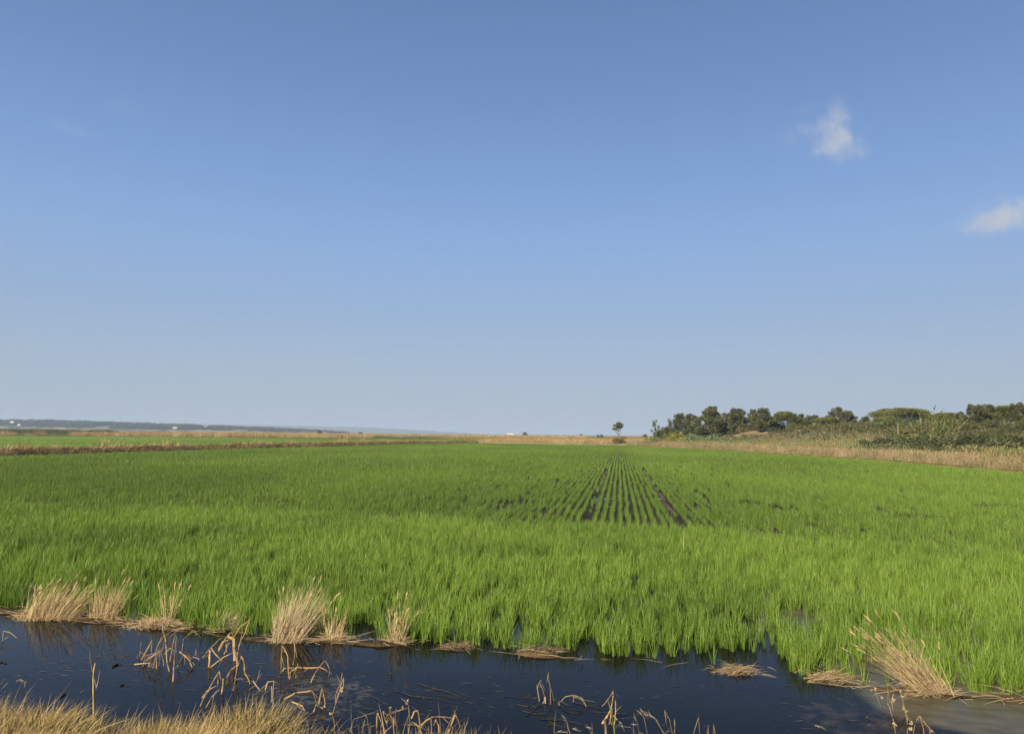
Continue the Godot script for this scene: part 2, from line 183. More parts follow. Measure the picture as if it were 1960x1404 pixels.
	["broken_reeds", Vector3(-1.55, 0, -4.84), "short upright reed stumps at the edge of the bank grass", "reeds", "broken reeds standing in the ditch", [["stalk", [Vector3(0.012, -0.050, 0.030), Vector3(0.021, 0.195, 0.081)], 0.015, 0, 1], ["stalk", [Vector3(-0.046, -0.051, -0.090), Vector3(-0.054, 0.099, -0.101)], 0.0115, 0, 0], ["leaf", [Vector3(-0.255, 0.061, -0.312), Vector3(-0.151, -0.050, -0.310)], 0.012, 1, 0], ["leaf", [Vector3(-0.182, -0.050, -0.300), Vector3(-0.151, 0.053, -0.312), Vector3(-0.106, 0.062, -0.315)], 0.012, 1, 0]], []],
	["broken_reeds", Vector3(-0.64, 0, -4.06), "cluster of folded reeds and seed stems at the bank", "reeds", "broken reeds standing in the ditch", [["leaf", [Vector3(-0.147, -0.050, -0.300), Vector3(-0.148, 0.117, -0.317), Vector3(-0.145, 0.143, -0.322), Vector3(-0.081, 0.024, -0.301)], 0.0143, 1, 0], ["leaf", [Vector3(-0.110, 0.139, -0.344), Vector3(-0.116, 0.143, -0.345), Vector3(-0.080, 0.063, -0.316)], 0.0082, 1, 0], ["leaf", [Vector3(-0.027, 0.087, -0.280), Vector3(-0.019, 0.199, -0.246)], 0.0102, 0, 0], ["leaf", [Vector3(-0.066, 0.149, -0.282), Vector3(-0.043, 0.121, -0.286), Vector3(-0.005, -0.050, -0.295)], 0.0092, 1, 0], ["leaf", [Vector3(-0.185, -0.050, -0.300), Vector3(-0.085, 0.127, -0.340), Vector3(0.036, 0.164, -0.353)], 0.0066, 1, 0], ["stalk", [Vector3(0.049, 0.083, -0.313), Vector3(0.039, 0.181, -0.333), Vector3(0.023, 0.202, -0.338)], 0.0046, 0, 1], ["leaf", [Vector3(0.019, -0.050, -0.300), Vector3(0.051, 0.090, -0.296), Vector3(0.156, 0.054, -0.298)], 0.0071, 1, 1], ["leaf", [Vector3(0.028, -0.050, -0.300), Vector3(0.039, 0.072, -0.318), Vector3(0.065, 0.096, -0.327)], 0.0051, 1, 1], ["stalk", [Vector3(-0.084, 0.099, -0.307), Vector3(-0.074, 0.143, -0.311), Vector3(-0.070, 0.178, -0.314)], 0.0041, 0, 1], ["leaf", [Vector3(-0.118, -0.050, -0.300), Vector3(-0.119, 0.094, -0.318)], 0.0071, 1, 0], ["leaf", [Vector3(-0.043, -0.050, -0.300), Vector3(-0.038, 0.125, -0.286)], 0.0071, 1, 0], ["leaf", [Vector3(-0.005, -0.050, -0.297), Vector3(-0.023, 0.104, -0.283)], 0.0061, 1, 0]], [[Vector3(0.073, 0.325, -0.000), 0.0101, 0], [Vector3(0.051, 0.296, -0.000), 0.0065, 0], [Vector3(-0.019, 0.295, -0.000), 0.0065, 0], [Vector3(-0.031, 0.222, -0.000), 0.0074, 0]]],
	["broken_reeds", Vector3(-0.42, 0, -4.06), "row of reeds bent double like hairpins at the bank", "reeds", "broken reeds standing in the ditch", [["leaf", [Vector3(-0.158, 0.122, -0.296), Vector3(-0.142, 0.164, -0.294), Vector3(-0.123, 0.168, -0.294), Vector3(-0.107, -0.050, -0.300)], 0.0143, 1, 0], ["leaf", [Vector3(-0.101, 0.086, -0.285), Vector3(-0.039, 0.136, -0.273), Vector3(-0.035, -0.050, -0.299)], 0.0143, 1, 0], ["leaf", [Vector3(-0.041, 0.134, -0.291), Vector3(0.077, 0.130, -0.291)], 0.0071, 0, 0], ["leaf", [Vector3(-0.029, 0.077, -0.321), Vector3(-0.017, 0.105, -0.331), Vector3(0.002, 0.073, -0.320), Vector3(0.002, -0.050, -0.301)], 0.0122, 1, 0], ["leaf", [Vector3(0.040, -0.050, -0.300), Vector3(0.101, 0.149, -0.285), Vector3(0.130, 0.075, -0.294)], 0.0153, 1, 0], ["stalk", [Vector3(0.107, -0.050, -0.299), Vector3(0.183, 0.122, -0.269)], 0.0041, 1, 1], ["stalk", [Vector3(0.187, -0.050, -0.299), Vector3(0.154, 0.126, -0.270)], 0.0041, 1, 1], ["stalk", [Vector3(0.007, -0.050, -0.296), Vector3(0.036, 0.099, -0.283)], 0.0041, 1, 1], ["leaf", [Vector3(-0.064, -0.050, -0.300), Vector3(-0.057, 0.084, -0.314)], 0.0071, 1, 1], ["leaf", [Vector3(-0.150, 0.101, -0.293), Vector3(-0.107, 0.073, -0.295), Vector3(-0.074, -0.050, -0.297)], 0.0102, 1, 0]], []],
	["dry_grass_spray", Vector3(-0.83, 0, -4.05), "thin arching dry stems at the end of the bank grass", "grass", "broken reeds standing in the ditch", [["stalk", [Vector3(-0.148, -0.050, -0.300), Vector3(-0.087, 0.123, -0.286), Vector3(0.073, 0.181, -0.278)], 0.0046, 1, 1], ["stalk", [Vector3(-0.078, -0.050, -0.299), Vector3(-0.019, 0.118, -0.275), Vector3(-0.008, 0.158, -0.265)], 0.0046, 1, 1], ["stalk", [Vector3(-0.002, -0.050, -0.301), Vector3(-0.023, 0.129, -0.342)], 0.0041, 1, 1], ["stalk", [Vector3(-0.144, -0.050, -0.298), Vector3(-0.057, 0.168, -0.292)], 0.0041, 1, 1], ["stalk", [Vector3(-0.045, -0.050, -0.300), Vector3(-0.051, 0.106, -0.284)], 0.0041, 1, 0], ["stalk", [Vector3(0.018, 0.064, -0.288), Vector3(0.015, 0.109, -0.275)], 0.0041, 1, 1], ["stalk", [Vector3(-0.177, -0.050, -0.300), Vector3(-0.183, 0.118, -0.273)], 0.0041, 1, 0], ["stalk", [Vector3(-0.115, -0.050, -0.300), Vector3(-0.096, 0.062, -0.291)], 0.0041, 1, 0]], []],
	["reed_stubs", Vector3(0.24, 0, -4.94), "three cut reed stubs standing in open water", "reeds", "broken reeds standing in the ditch", [["stalk", [Vector3(-0.027, -0.050, -0.040), Vector3(-0.052, 0.102, -0.051)], 0.0109, 0, 1], ["stalk", [Vector3(0.015, -0.050, -0.080), Vector3(-0.030, 0.114, -0.059)], 0.0094, 0, 1], ["stalk", [Vector3(0.016, -0.051, -0.250), Vector3(-0.015, 0.073, -0.235)], 0.0073, 0, 1], ["stalk", [Vector3(0.004, -0.051, -0.000), Vector3(0.004, 0.044, -0.000)], 0.0154, 0, 0], ["stalk", [Vector3(0.038, -0.050, -0.000), Vector3(0.034, 0.126, 0.018), Vector3(0.023, 0.218, 0.033)], 0.0115, 0, 1]], []],
	["arched_reed", Vector3(0.43, 0, -4.91), "reed stem arching over the water with a dark drowned stem and a dark curve below it", "reed", "broken reeds standing in the ditch", [["stalk", [Vector3(-0.098, 0.007, -0.010), Vector3(-0.054, 0.048, -0.021), Vector3(0.004, 0.058, -0.025), Vector3(0.061, 0.043, -0.019), Vector3(0.110, -0.051, -0.010)], 0.0107, 0, 1], ["stalk", [Vector3(0.007, 0.064, 0.021), Vector3(0.064, 0.042, 0.015), Vector3(0.111, -0.051, 0.010)], 0.0076, 0, 1], ["stalk", [Vector3(0.001, -0.050, -0.070), Vector3(0.011, 0.038, -0.070)], 0.0109, 0, 0], ["stalk", [Vector3(-0.090, 0.004, -0.000), Vector3(-0.050, 0.004, 0.120), Vector3(0.020, 0.004, 0.140), Vector3(0.090, 0.004, 0.080)], 0.0077, 1, 2], ["stalk", [Vector3(-0.140, 0.004, -0.080), Vector3(-0.060, 0.004, -0.060)], 0.0092, 1, 2], ["stalk", [Vector3(0.010, 0.004, -0.050), Vector3(0.090, 0.004, 0.010), Vector3(0.180, 0.004, 0.080), Vector3(0.190, 0.004, 0.180)], 0.0099, 1, 2], ["stalk", [Vector3(-0.101, -0.050, -0.010), Vector3(-0.094, 0.024, -0.010)], 0.0199, 0, 1]], []],  # one dark flat curve lies at water level below the arch
	["broken_reeds", Vector3(0.55, 0, -4.12), "thick snapped golden reed with a green leaf at its foot", "reeds", "broken reeds standing in the ditch", [["stalk", [Vector3(0.071, -0.050, -0.500), Vector3(0.092, 0.109, -0.485), Vector3(0.100, 0.211, -0.467)], 0.0173, 0, 0], ["stalk", [Vector3(0.104, -0.050, -0.498), Vector3(0.114, 0.188, -0.490)], 0.0115, 0, 0], ["stalk", [Vector3(0.031, 0.113, -0.473), Vector3(0.091, 0.206, -0.446)], 0.0086, 0, 0], ["leaf", [Vector3(0.017, -0.050, -0.500), Vector3(0.064, 0.039, -0.499), Vector3(0.091, 0.092, -0.496)], 0.0202, 1, 0], ["leaf", [Vector3(0.024, -0.052, -0.300), Vector3(0.023, 0.108, -0.286)], 0.022, 0, 1], ["leaf", [Vector3(0.083, -0.051, -0.300), Vector3(0.073, 0.111, -0.328), Vector3(0.051, 0.195, -0.353)], 0.0124, 1, 3], ["leaf", [Vector3(0.090, 0.090, -0.398), Vector3(0.140, 0.045, -0.386), Vector3(0.191, -0.052, -0.380)], 0.0112, 1, 1]], []],
	["dry_grass_spray", Vector3(0.81, 0, -4.05), "feathery bleached grass spray leaning over the water", "grass", "broken reeds standing in the ditch", [["stalk", [Vector3(0.208, -0.050, -0.300), Vector3(0.058, 0.132, -0.300), Vector3(-0.023, 0.180, -0.300)], 0.0061, 1, 1], ["stalk", [Vector3(0.038, -0.050, -0.297), Vector3(-0.018, 0.159, -0.260), Vector3(-0.067, 0.205, -0.246)], 0.0061, 1, 1], ["stalk", [Vector3(0.170, -0.050, -0.298), Vector3(0.136, 0.140, -0.281), Vector3(0.103, 0.197, -0.271)], 0.0061, 1, 1], ["stalk", [Vector3(0.166, 0.063, -0.293), Vector3(0.164, 0.147, -0.279)], 0.0061, 1, 1], ["stalk", [Vector3(-0.047, -0.050, -0.298), Vector3(-0.069, 0.165, -0.272)], 0.0061, 1, 1], ["stalk", [Vector3(-0.107, -0.050, -0.298), Vector3(-0.078, 0.132, -0.280)], 0.0061, 1, 1], ["stalk", [Vector3(0.064, -0.050, -0.302), Vector3(0.150, 0.083, -0.318)], 0.0061, 1, 1], ["stalk", [Vector3(-0.019, -0.050, -0.298), Vector3(-0.103, 0.102, -0.281)], 0.0061, 1, 1]], [[Vector3(-0.002, 0.247, -0.000), 0.049, 1, Vector3(-0.87, 0.50, 0.0)], [Vector3(-0.043, 0.263, -0.000), 0.0429, 1, Vector3(-0.82, 0.57, 0.0)], [Vector3(0.075, 0.247, -0.000), 0.0368, 1, Vector3(-0.49, 0.87, 0.0)], [Vector3(0.101, 0.214, -0.000), 0.0276, 1, Vector3(0.00, 1.00, 0.0)], [Vector3(-0.113, 0.235, -0.000), 0.0368, 1, Vector3(-0.08, 1.00, 0.0)], [Vector3(-0.090, 0.218, -0.000), 0.0368, 1, Vector3(-1.00, 0.00, 0.0)], [Vector3(0.028, 0.225, -0.000), 0.0368, 1, Vector3(0.96, -0.28, 0.0)], [Vector3(-0.066, 0.258, -0.000), 0.0429, 1, Vector3(-0.75, 0.66, 0.0)]]],
	["dry_grass_spray", Vector3(0.33, 0, -4.04), "small bleached grass spray beside the arched reed", "grass", "broken reeds standing in the ditch", [["stalk", [Vector3(0.089, -0.050, -0.297), Vector3(0.012, 0.111, -0.275), Vector3(-0.024, 0.178, -0.256)], 0.0061, 1, 1], ["stalk", [Vector3(-0.049, -0.050, -0.302), Vector3(-0.049, 0.161, -0.348)], 0.0054, 1, 1], ["stalk", [Vector3(0.215, -0.050, -0.301), Vector3(0.127, 0.101, -0.304)], 0.0054, 1, 1], ["stalk", [Vector3(0.152, -0.050, -0.303), Vector3(0.162, 0.102, -0.332)], 0.0054, 1, 1], ["stalk", [Vector3(-0.024, -0.050, -0.299), Vector3(0.020, 0.110, -0.294)], 0.0054, 1, 1]], [[Vector3(-0.004, 0.224, -0.000), 0.0367, 1, Vector3(-0.60, 0.80, 0.0)], [Vector3(-0.010, 0.179, -0.000), 0.0428, 1, Vector3(-0.98, 0.20, 0.0)], [Vector3(0.131, 0.197, -0.000), 0.0367, 1, Vector3(-0.88, 0.47, 0.0)], [Vector3(0.019, 0.196, -0.000), 0.0367, 1, Vector3(0.96, -0.27, 0.0)]]],
	["dry_grass_spray", Vector3(1.07, 0, -4.06), "three lone bleached blades at the foot of open water", "grass", "broken reeds standing in the ditch", [["stalk", [Vector3(0.063, -0.050, -0.302), Vector3(0.064, 0.146, -0.339)], 0.0061, 1, 1], ["stalk", [Vector3(0.102, -0.050, -0.301), Vector3(0.118, 0.097, -0.309)], 0.0061, 1, 1], ["stalk", [Vector3(0.118, -0.050, -0.302), Vector3(0.147, 0.105, -0.319)], 0.0054, 1, 1]], []],
	["withered_weed", Vector3(2.22, 0, -4.1), "withered weed with beaded pods in front of the golden tuft", "weed", "broken reeds standing in the ditch", [["stalk", [Vector3(0.119, -0.050, -0.301), Vector3(0.095, 0.097, -0.314), Vector3(0.079, 0.184, -0.330), Vector3(0.065, 0.204, -0.334)], 0.0067, 0, 1], ["stalk", [Vector3(0.175, -0.050, -0.300), Vector3(0.168, 0.141, -0.300), Vector3(0.144, 0.239, -0.299), Vector3(0.113, 0.316, -0.299)], 0.0079, 0, 0], ["stalk", [Vector3(0.038, 0.237, -0.244), Vector3(0.017, 0.314, -0.224), Vector3(0.000, 0.367, -0.210)], 0.0061, 0, 0], ["stalk", [Vector3(0.003, 0.254, -0.256), Vector3(-0.050, 0.300, -0.247), Vector3(-0.074, 0.317, -0.244)], 0.0049, 0, 1], ["stalk", [Vector3(0.199, -0.050, -0.302), Vector3(0.240, 0.115, -0.327), Vector3(0.258, 0.132, -0.333), Vector3(0.266, 0.028, -0.302)], 0.0067, 0, 0], ["stalk", [Vector3(0.262, 0.131, -0.335), Vector3(0.305, 0.071, -0.316), Vector3(0.317, -0.050, -0.303)], 0.0067, 0, 0], ["leaf", [Vector3(0.109, 0.193, -0.358), Vector3(0.131, 0.245, -0.375)], 0.0134, 1, 0], ["stalk", [Vector3(0.137, 0.259, -0.274), Vector3(0.193, 0.271, -0.272), Vector3(0.244, 0.277, -0.272)], 0.0043, 0, 0]], [[Vector3(-0.070, 0.340, -0.000), 0.0088, 0], [Vector3(-0.013, 0.300, -0.000), 0.0077, 0], [Vector3(-0.001, 0.282, -0.000), 0.0071, 0], [Vector3(-0.070, 0.208, -0.000), 0.0099, 0], [Vector3(0.023, 0.219, -0.000), 0.0099, 0], [Vector3(0.019, 0.189, -0.000), 0.0077, 0], [Vector3(-0.168, 0.400, -0.000), 0.0066, 0], [Vector3(-0.132, 0.357, -0.000), 0.0066, 0], [Vector3(-0.021, 0.366, -0.000), 0.0066, 0], [Vector3(-0.025, 0.391, -0.000), 0.0066, 0], [Vector3(0.134, 0.175, -0.000), 0.0077, 0], [Vector3(-0.189, 0.395, -0.000), 0.0055, 0]]],
	["broken_reeds", Vector3(-4.35, 0, -6.26), "single bent reed leaf alone in the water near the widest tuft", "reeds", "broken reeds standing in the ditch", [["leaf", [Vector3(-0.083, -0.050, -0.040), Vector3(0.013, 0.023, -0.040)], 0.0147, 1, 1], ["leaf", [Vector3(0.001, -0.050, -0.000), Vector3(-0.015, 0.080, -0.013), Vector3(0.042, 0.065, -0.010), Vector3(0.109, 0.023, -0.001)], 0.011, 1, 1]], []],
	["broken_reeds", Vector3(-3.49, 0, -5.16), "curled pale leaves floating near the bank", "reeds", "broken reeds standing in the ditch", [["leaf", [Vector3(-0.085, -0.050, 0.030), Vector3(-0.024, 0.045, 0.028)], 0.009, 1, 1], ["leaf", [Vector3(0.003, 0.035, -0.014), Vector3(0.029, 0.048, -0.017), Vector3(0.070, 0.032, -0.013), Vector3(0.073, -0.050, -0.010)], 0.0081, 1, 1], ["leaf", [Vector3(-0.041, -0.051, 0.090), Vector3(0.004, 0.008, 0.090)], 0.0099, 1, 1]], []],
	["reed_stubs", Vector3(-2.66, 0, -4.71), "split upright reed stump standing in the dark water", "reeds", "broken reeds standing in the ditch", [["stalk", [Vector3(-0.094, 0.211, -0.122), Vector3(-0.100, 0.228, -0.123), Vector3(-0.134, 0.347, -0.137)], 0.0094, 1, 1], ["stalk", [Vector3(0.012, -0.050, 0.020), Vector3(-0.014, 0.161, 0.001), Vector3(-0.022, 0.304, -0.019)], 0.0219, 0, 0], ["stalk", [Vector3(-0.042, 0.132, -0.083), Vector3(-0.030, 0.168, -0.077), Vector3(-0.015, 0.247, -0.065)], 0.0112, 1, 1]], []],
	["sunken_reeds", Vector3(-0.47, 0, -5.05), "fan of drowned reed stems just under the water surface", "reeds", "broken reeds standing in the ditch", [["stalk", [Vector3(-0.190, 0.004, -0.250), Vector3(0.050, 0.004, -0.080), Vector3(0.140, 0.004, 0.030)], 0.0071, 1, 4], ["stalk", [Vector3(-0.340, 0.004, -0.100), Vector3(-0.220, 0.004, -0.010), Vector3(-0.050, 0.004, 0.120)], 0.0071, 1, 4], ["stalk", [Vector3(-0.100, 0.004, -0.140), Vector3(-0.010, 0.004, -0.110)], 0.0071, 1, 4], ["stalk", [Vector3(0.050, 0.004, 0.180), Vector3(0.180, 0.004, 0.130)], 0.0071, 1, 4], ["stalk", [Vector3(-0.500, 0.004, -0.020), Vector3(-0.330, 0.004, 0.180)], 0.0071, 1, 4], ["stalk", [Vector3(-0.050, 0.004, -0.000), Vector3(0.120, 0.004, 0.040)], 0.0071, 1, 4], ["stalk", [Vector3(0.050, 0.004, -0.120), Vector3(0.200, 0.004, 0.010)], 0.0071, 1, 4], ["stalk", [Vector3(-0.190, 0.004, -0.000), Vector3(-0.050, 0.004, 0.040), Vector3(0.070, 0.004, 0.100)], 0.0071, 1, 4]], []],
	["sunken_reeds", Vector3(0.23, 0, -4.8), "drowned reed stems lying round the three cut stubs", "reeds", "broken reeds standing in the ditch", [["stalk", [Vector3(-0.140, 0.004, -0.250), Vector3(-0.030, 0.004, -0.230), Vector3(0.100, 0.004, -0.190)], 0.0075, 1, 4], ["stalk", [Vector3(-0.140, 0.004, -0.000), Vector3(-0.060, 0.004, 0.050), Vector3(0.020, 0.004, 0.040)], 0.0075, 1, 4], ["stalk", [Vector3(-0.120, 0.004, 0.080), Vector3(-0.030, 0.004, -0.080), Vector3(0.010, 0.004, -0.120)], 0.0075, 1, 4], ["stalk", [Vector3(-0.020, 0.004, 0.130), Vector3(0.130, 0.004, 0.150), Vector3(0.230, 0.004, 0.210)], 0.0075, 1, 4], ["stalk", [Vector3(0.020, 0.004, 0.170), Vector3(0.130, 0.004, 0.260)], 0.0075, 1, 4], ["stalk", [Vector3(-0.180, 0.004, -0.110), Vector3(-0.100, 0.004, -0.080), Vector3(-0.040, 0.004, -0.170)], 0.0075, 1, 4], ["stalk", [Vector3(0.460, 0.004, 0.040), Vector3(0.560, 0.004, 0.020)], 0.0075, 1, 4], ["stalk", [Vector3(0.010, 0.004, 0.210), Vector3(0.070, 0.004, 0.230)], 0.0075, 1, 4]], []],
	["floating_leaf", Vector3(-3.96, 0, -5.72), "dark drowned leaf floating near the single bent reed", "leaf", "broken reeds standing in the ditch", [["stalk", [Vector3(-0.010, 0.004, 0.030), Vector3(0.010, 0.004, 0.020), Vector3(0.070, 0.004, 0.070)], 0.029, 1, 2]], []],
	["floating_leaf", Vector3(-3.05, 0, -5.68), "small dark leaf floating in mid ditch", "leaf", "broken reeds standing in the ditch", [["stalk", [Vector3(0.010, 0.004, 0.080), Vector3(0.010, 0.004, 0.020), Vector3(0.040, 0.004, 0.020)], 0.0288, 1, 2]], []],
	["floating_leaf", Vector3(-2.75, 0, -5.24), "dark bud shaped scrap floating by the reed heap", "leaf", "broken reeds standing in the ditch", [["stalk", [Vector3(-0.010, 0.004, 0.040), Vector3(0.000, 0.004, 0.010), Vector3(0.050, 0.004, 0.050)], 0.0265, 1, 2]], []],
	["floating_leaf", Vector3(-3.06, 0, -5.04), "dark bent leaf floating by the split stump", "leaf", "broken reeds standing in the ditch", [["stalk", [Vector3(0.020, 0.004, 0.080), Vector3(0.010, 0.004, 0.010), Vector3(-0.070, 0.004, -0.080)], 0.0255, 1, 2]], []],
	["floating_stick", Vector3(2.48, 0, -5.83), "short pale stick floating by the scummy corner", "stick", "broken reeds standing in the ditch", [["stalk", [Vector3(-0.560, 0.004, 1.220), Vector3(-0.520, 0.004, 1.290)], 0.0082, 1, 1]], []],
]
const NEAR_TUSSOCKS := [
	[-1.43, 4.09, 0.4, 0.29, 0.15, 0.08, "thick olive dry tussock on the near bank beside bent reeds"],
	[-2.57, 4.01, 0.5, 0.22, 0.3, 0.1, "wide tan tussock on the near bank by open water"],
	[-1.92, 4.02, 0.3, 0.18, 0.2, 0.08, "small tan tussock between the two larger tussocks"],
]

var rng := RandomNumberGenerator.new()
var noise := FastNoiseLite.new()
var taken := {}


# ------------------------------------------------------------------ mesh collector
class Shape:
	var v := PackedVector3Array()
	var n := PackedVector3Array()
	var c := PackedColorArray()
	var i := PackedInt32Array()

	func tri(a: Vector3, b: Vector3, e: Vector3, col: Color) -> void:
		var m := (e - a).cross(b - a).normalized()
		var at := v.size()
		v.push_back(a); v.push_back(b); v.push_back(e)
		n.push_back(m); n.push_back(m); n.push_back(m)
		c.push_back(col); c.push_back(col); c.push_back(col)
		i.push_back(at); i.push_back(at + 1); i.push_back(at + 2)

	func quad(a: Vector3, b: Vector3, e: Vector3, f: Vector3, col: Color) -> void:
		tri(a, b, e, col)
		tri(a, e, f, col)

	# a grass blade: from base along reach, sagging by bend, side gives its flat direction
	func blade(base: Vector3, reach: Vector3, bend: Vector3, side: Vector3, width: float, parts: int, col: Color, tip := Color(-1, 0, 0)) -> void:
		var at := v.size()
		for k in parts + 1:
			var t := float(k) / parts
			var p := base + reach * t + bend * t * t
			var along := reach + bend * 2.0 * t
			var m := side.cross(along).normalized()
			var w := width * 0.5 * (0.72 + 0.6 * t - 1.32 * t * t)
			var cc := col if tip.r < 0.0 else col.lerp(tip, t * t)
			if k == parts:
				v.push_back(p); n.push_back(m); c.push_back(cc)
			else:
				v.push_back(p - side * w); v.push_back(p + side * w)
				n.push_back((m - side * 0.35).normalized()); n.push_back((m + side * 0.35).normalized())
				c.push_back(cc); c.push_back(cc)
		for k in parts - 1:
			var q := at + k * 2
			i.push_back(q); i.push_back(q + 2); i.push_back(q + 1)
			i.push_back(q + 1); i.push_back(q + 2); i.push_back(q + 3)
		var q2 := at + (parts - 1) * 2
		i.push_back(q2); i.push_back(q2 + 2); i.push_back(q2 + 1)

	# a stalk or limb along points; radii per point; flat squashes it into a strap
	func tube(pts: PackedVector3Array, radii: PackedFloat32Array, sides: int, flat: float, col: Color, col2 := Color(-1, 0, 0), facing := Vector3.ZERO, tones := PackedColorArray()) -> void:
		var at := v.size()
		var last := pts.size() - 1
		for k in pts.size():
			var along := (pts[mini(k + 1, last)] - pts[maxi(k - 1, 0)]).normalized()
			var ref := facing if facing != Vector3.ZERO else (Vector3.RIGHT if absf(along.x) < 0.8 else Vector3.BACK)
			var a := along.cross(ref).normalized()
			var b := a.cross(along).normalized()
			var cc := col if col2.r < 0.0 else col.lerp(col2, float(k) / maxf(1.0, last))
			if tones.size(): cc = tones[k]
			for s in sides:
				var g := TAU * s / sides
				var o := a * cos(g) * radii[k] + b * sin(g) * radii[k] * flat
				v.push_back(pts[k] + o)
				n.push_back((a * cos(g) * flat + b * sin(g)).normalized() if flat < 0.99 else o.normalized())
				c.push_back(cc)
		for k in last:
			for s in sides:
				var p := at + k * sides + s
				var q := at + k * sides + (s + 1) % sides
				i.push_back(p); i.push_back(q); i.push_back(p + sides)
				i.push_back(q); i.push_back(q + sides); i.push_back(p + sides)
		for e in [0, last]:
			for s in sides - 2:
				i.push_back(at + e * sides); i.push_back(at + e * sides + s + 1); i.push_back(at + e * sides + s + 2)

	func mesh(mat: Material) -> ArrayMesh:
		var a := []
		a.resize(Mesh.ARRAY_MAX)
		a[Mesh.ARRAY_VERTEX] = v
		a[Mesh.ARRAY_NORMAL] = n
		a[Mesh.ARRAY_COLOR] = c
		a[Mesh.ARRAY_INDEX] = i
		var m := ArrayMesh.new()
		m.add_surface_from_arrays(Mesh.PRIMITIVE_TRIANGLES, a)
		m.surface_set_material(0, mat)
		return m


# ------------------------------------------------------------------ helpers
func P(x: float, d: float, y := 0.0) -> Vector3:
	return Vector3(x, y, -d)

func step_(edge: float, v: float) -> float:
	return 1.0 if v >= edge else 0.0

func R(a: float, b: float) -> float:
	return rng.randf_range(a, b)

func along(line: Array[Vector2], at: float) -> float:
	if at <= line[0].x: return line[0].y
	for k in line.size() - 1:
		if at <= line[k + 1].x:
			return lerpf(line[k].y, line[k + 1].y, (at - line[k].x) / (line[k + 1].x - line[k].x))
	return line[-1].y

func numbered(called: String) -> String:
	var k: int = taken.get(called, 0)
	taken[called] = k + 1
	return called if k == 0 else "%s_%03d" % [called, k]

func tag(o: Node, label: String, category: String, group := "", kind := "") -> void:
	if label: o.set_meta("label", label)
	if category: o.set_meta("category", category)
	if group: o.set_meta("group", group)
	if kind: o.set_meta("kind", kind)

func thing(called: String, at: Vector3, label: String, category: String, group := "", kind := "") -> Node3D:
	var o := Node3D.new()
	o.name = numbered(called)
	add_child(o)
	o.position = at
	tag(o, label, category, group, kind)
	return o

func part(called: String, m: Mesh, parent: Node, kind := "") -> MeshInstance3D:
	var o := MeshInstance3D.new()
	o.name = called
	o.mesh = m
	if kind: o.set_meta("kind", kind)
	parent.add_child(o, true)
	return o

func single(called: String, m: Mesh, label: String, category: String, group := "", kind := "") -> MeshInstance3D:
	var o := MeshInstance3D.new()
	o.name = numbered(called)
	o.mesh = m
	add_child(o)
	tag(o, label, category, group, kind)
	return o

# copies of one mesh: spots are [Transform3D, Color]
func many(called: String, m: Mesh, where: Array[Transform3D], cols: PackedColorArray, parent: Node) -> void:
	if where.is_empty(): return
	var mm := MultiMesh.new()
	mm.transform_format = MultiMesh.TRANSFORM_3D
	mm.use_colors = true
	mm.mesh = m
	mm.instance_count = where.size()
	var b := PackedFloat32Array()
	b.resize(where.size() * 16)
	for k in where.size():
		var t := where[k]
		var q := k * 16
		b[q] = t.basis.x.x; b[q + 1] = t.basis.y.x; b[q + 2] = t.basis.z.x; b[q + 3] = t.origin.x
		b[q + 4] = t.basis.x.y; b[q + 5] = t.basis.y.y; b[q + 6] = t.basis.z.y; b[q + 7] = t.origin.y
		b[q + 8] = t.basis.x.z; b[q + 9] = t.basis.y.z; b[q + 10] = t.basis.z.z; b[q + 11] = t.origin.z
		b[q + 12] = cols[k].r; b[q + 13] = cols[k].g; b[q + 14] = cols[k].b; b[q + 15] = 1.0
	mm.buffer = b
	var o := MultiMeshInstance3D.new()
	o.name = called
	o.multimesh = mm
	o.set_meta("kind", "stuff")
	parent.add_child(o, true)

func leafy(roughness: float, through: float, specular := 0.3) -> StandardMaterial3D:
	var m := StandardMaterial3D.new()
	m.vertex_color_use_as_albedo = true
	m.roughness = roughness
	m.metallic_specular = specular
	m.cull_mode = BaseMaterial3D.CULL_DISABLED
	if through > 0.0:
		m.backlight_enabled = true
		m.backlight = Color(through, through, through * 0.6)
	return m

# soft bumps for earth
func earth(scale: float, depth: float, roughness := 0.95) -> StandardMaterial3D:
	var m := StandardMaterial3D.new()
	m.vertex_color_use_as_albedo = true
	m.roughness = roughness
	m.metallic_specular = 0.2
	m.uv1_triplanar = true
	m.uv1_world_triplanar = true
	m.uv1_scale = Vector3.ONE / scale
	var nt := NoiseTexture2D.new()
	nt.width = 512; nt.height = 512; nt.seamless = true
	var f := FastNoiseLite.new()
	f.seed = 5; f.frequency = 0.02; f.fractal_octaves = 5
	nt.noise = f
	nt.as_normal_map = true
	nt.bump_strength = depth
	m.normal_enabled = true
	m.normal_texture = nt
	var ct := NoiseTexture2D.new()
	ct.width = 512; ct.height = 512; ct.seamless = true
	var g := FastNoiseLite.new()
	g.seed = 9; g.frequency = 0.03; g.fractal_octaves = 6
	ct.noise = g
	var ramp := Gradient.new()
	ramp.set_color(0, Color(0.62, 0.6, 0.56)); ramp.set_color(1, Color(1, 1, 1))
	ct.color_ramp = ramp
	m.albedo_texture = ct
	return m

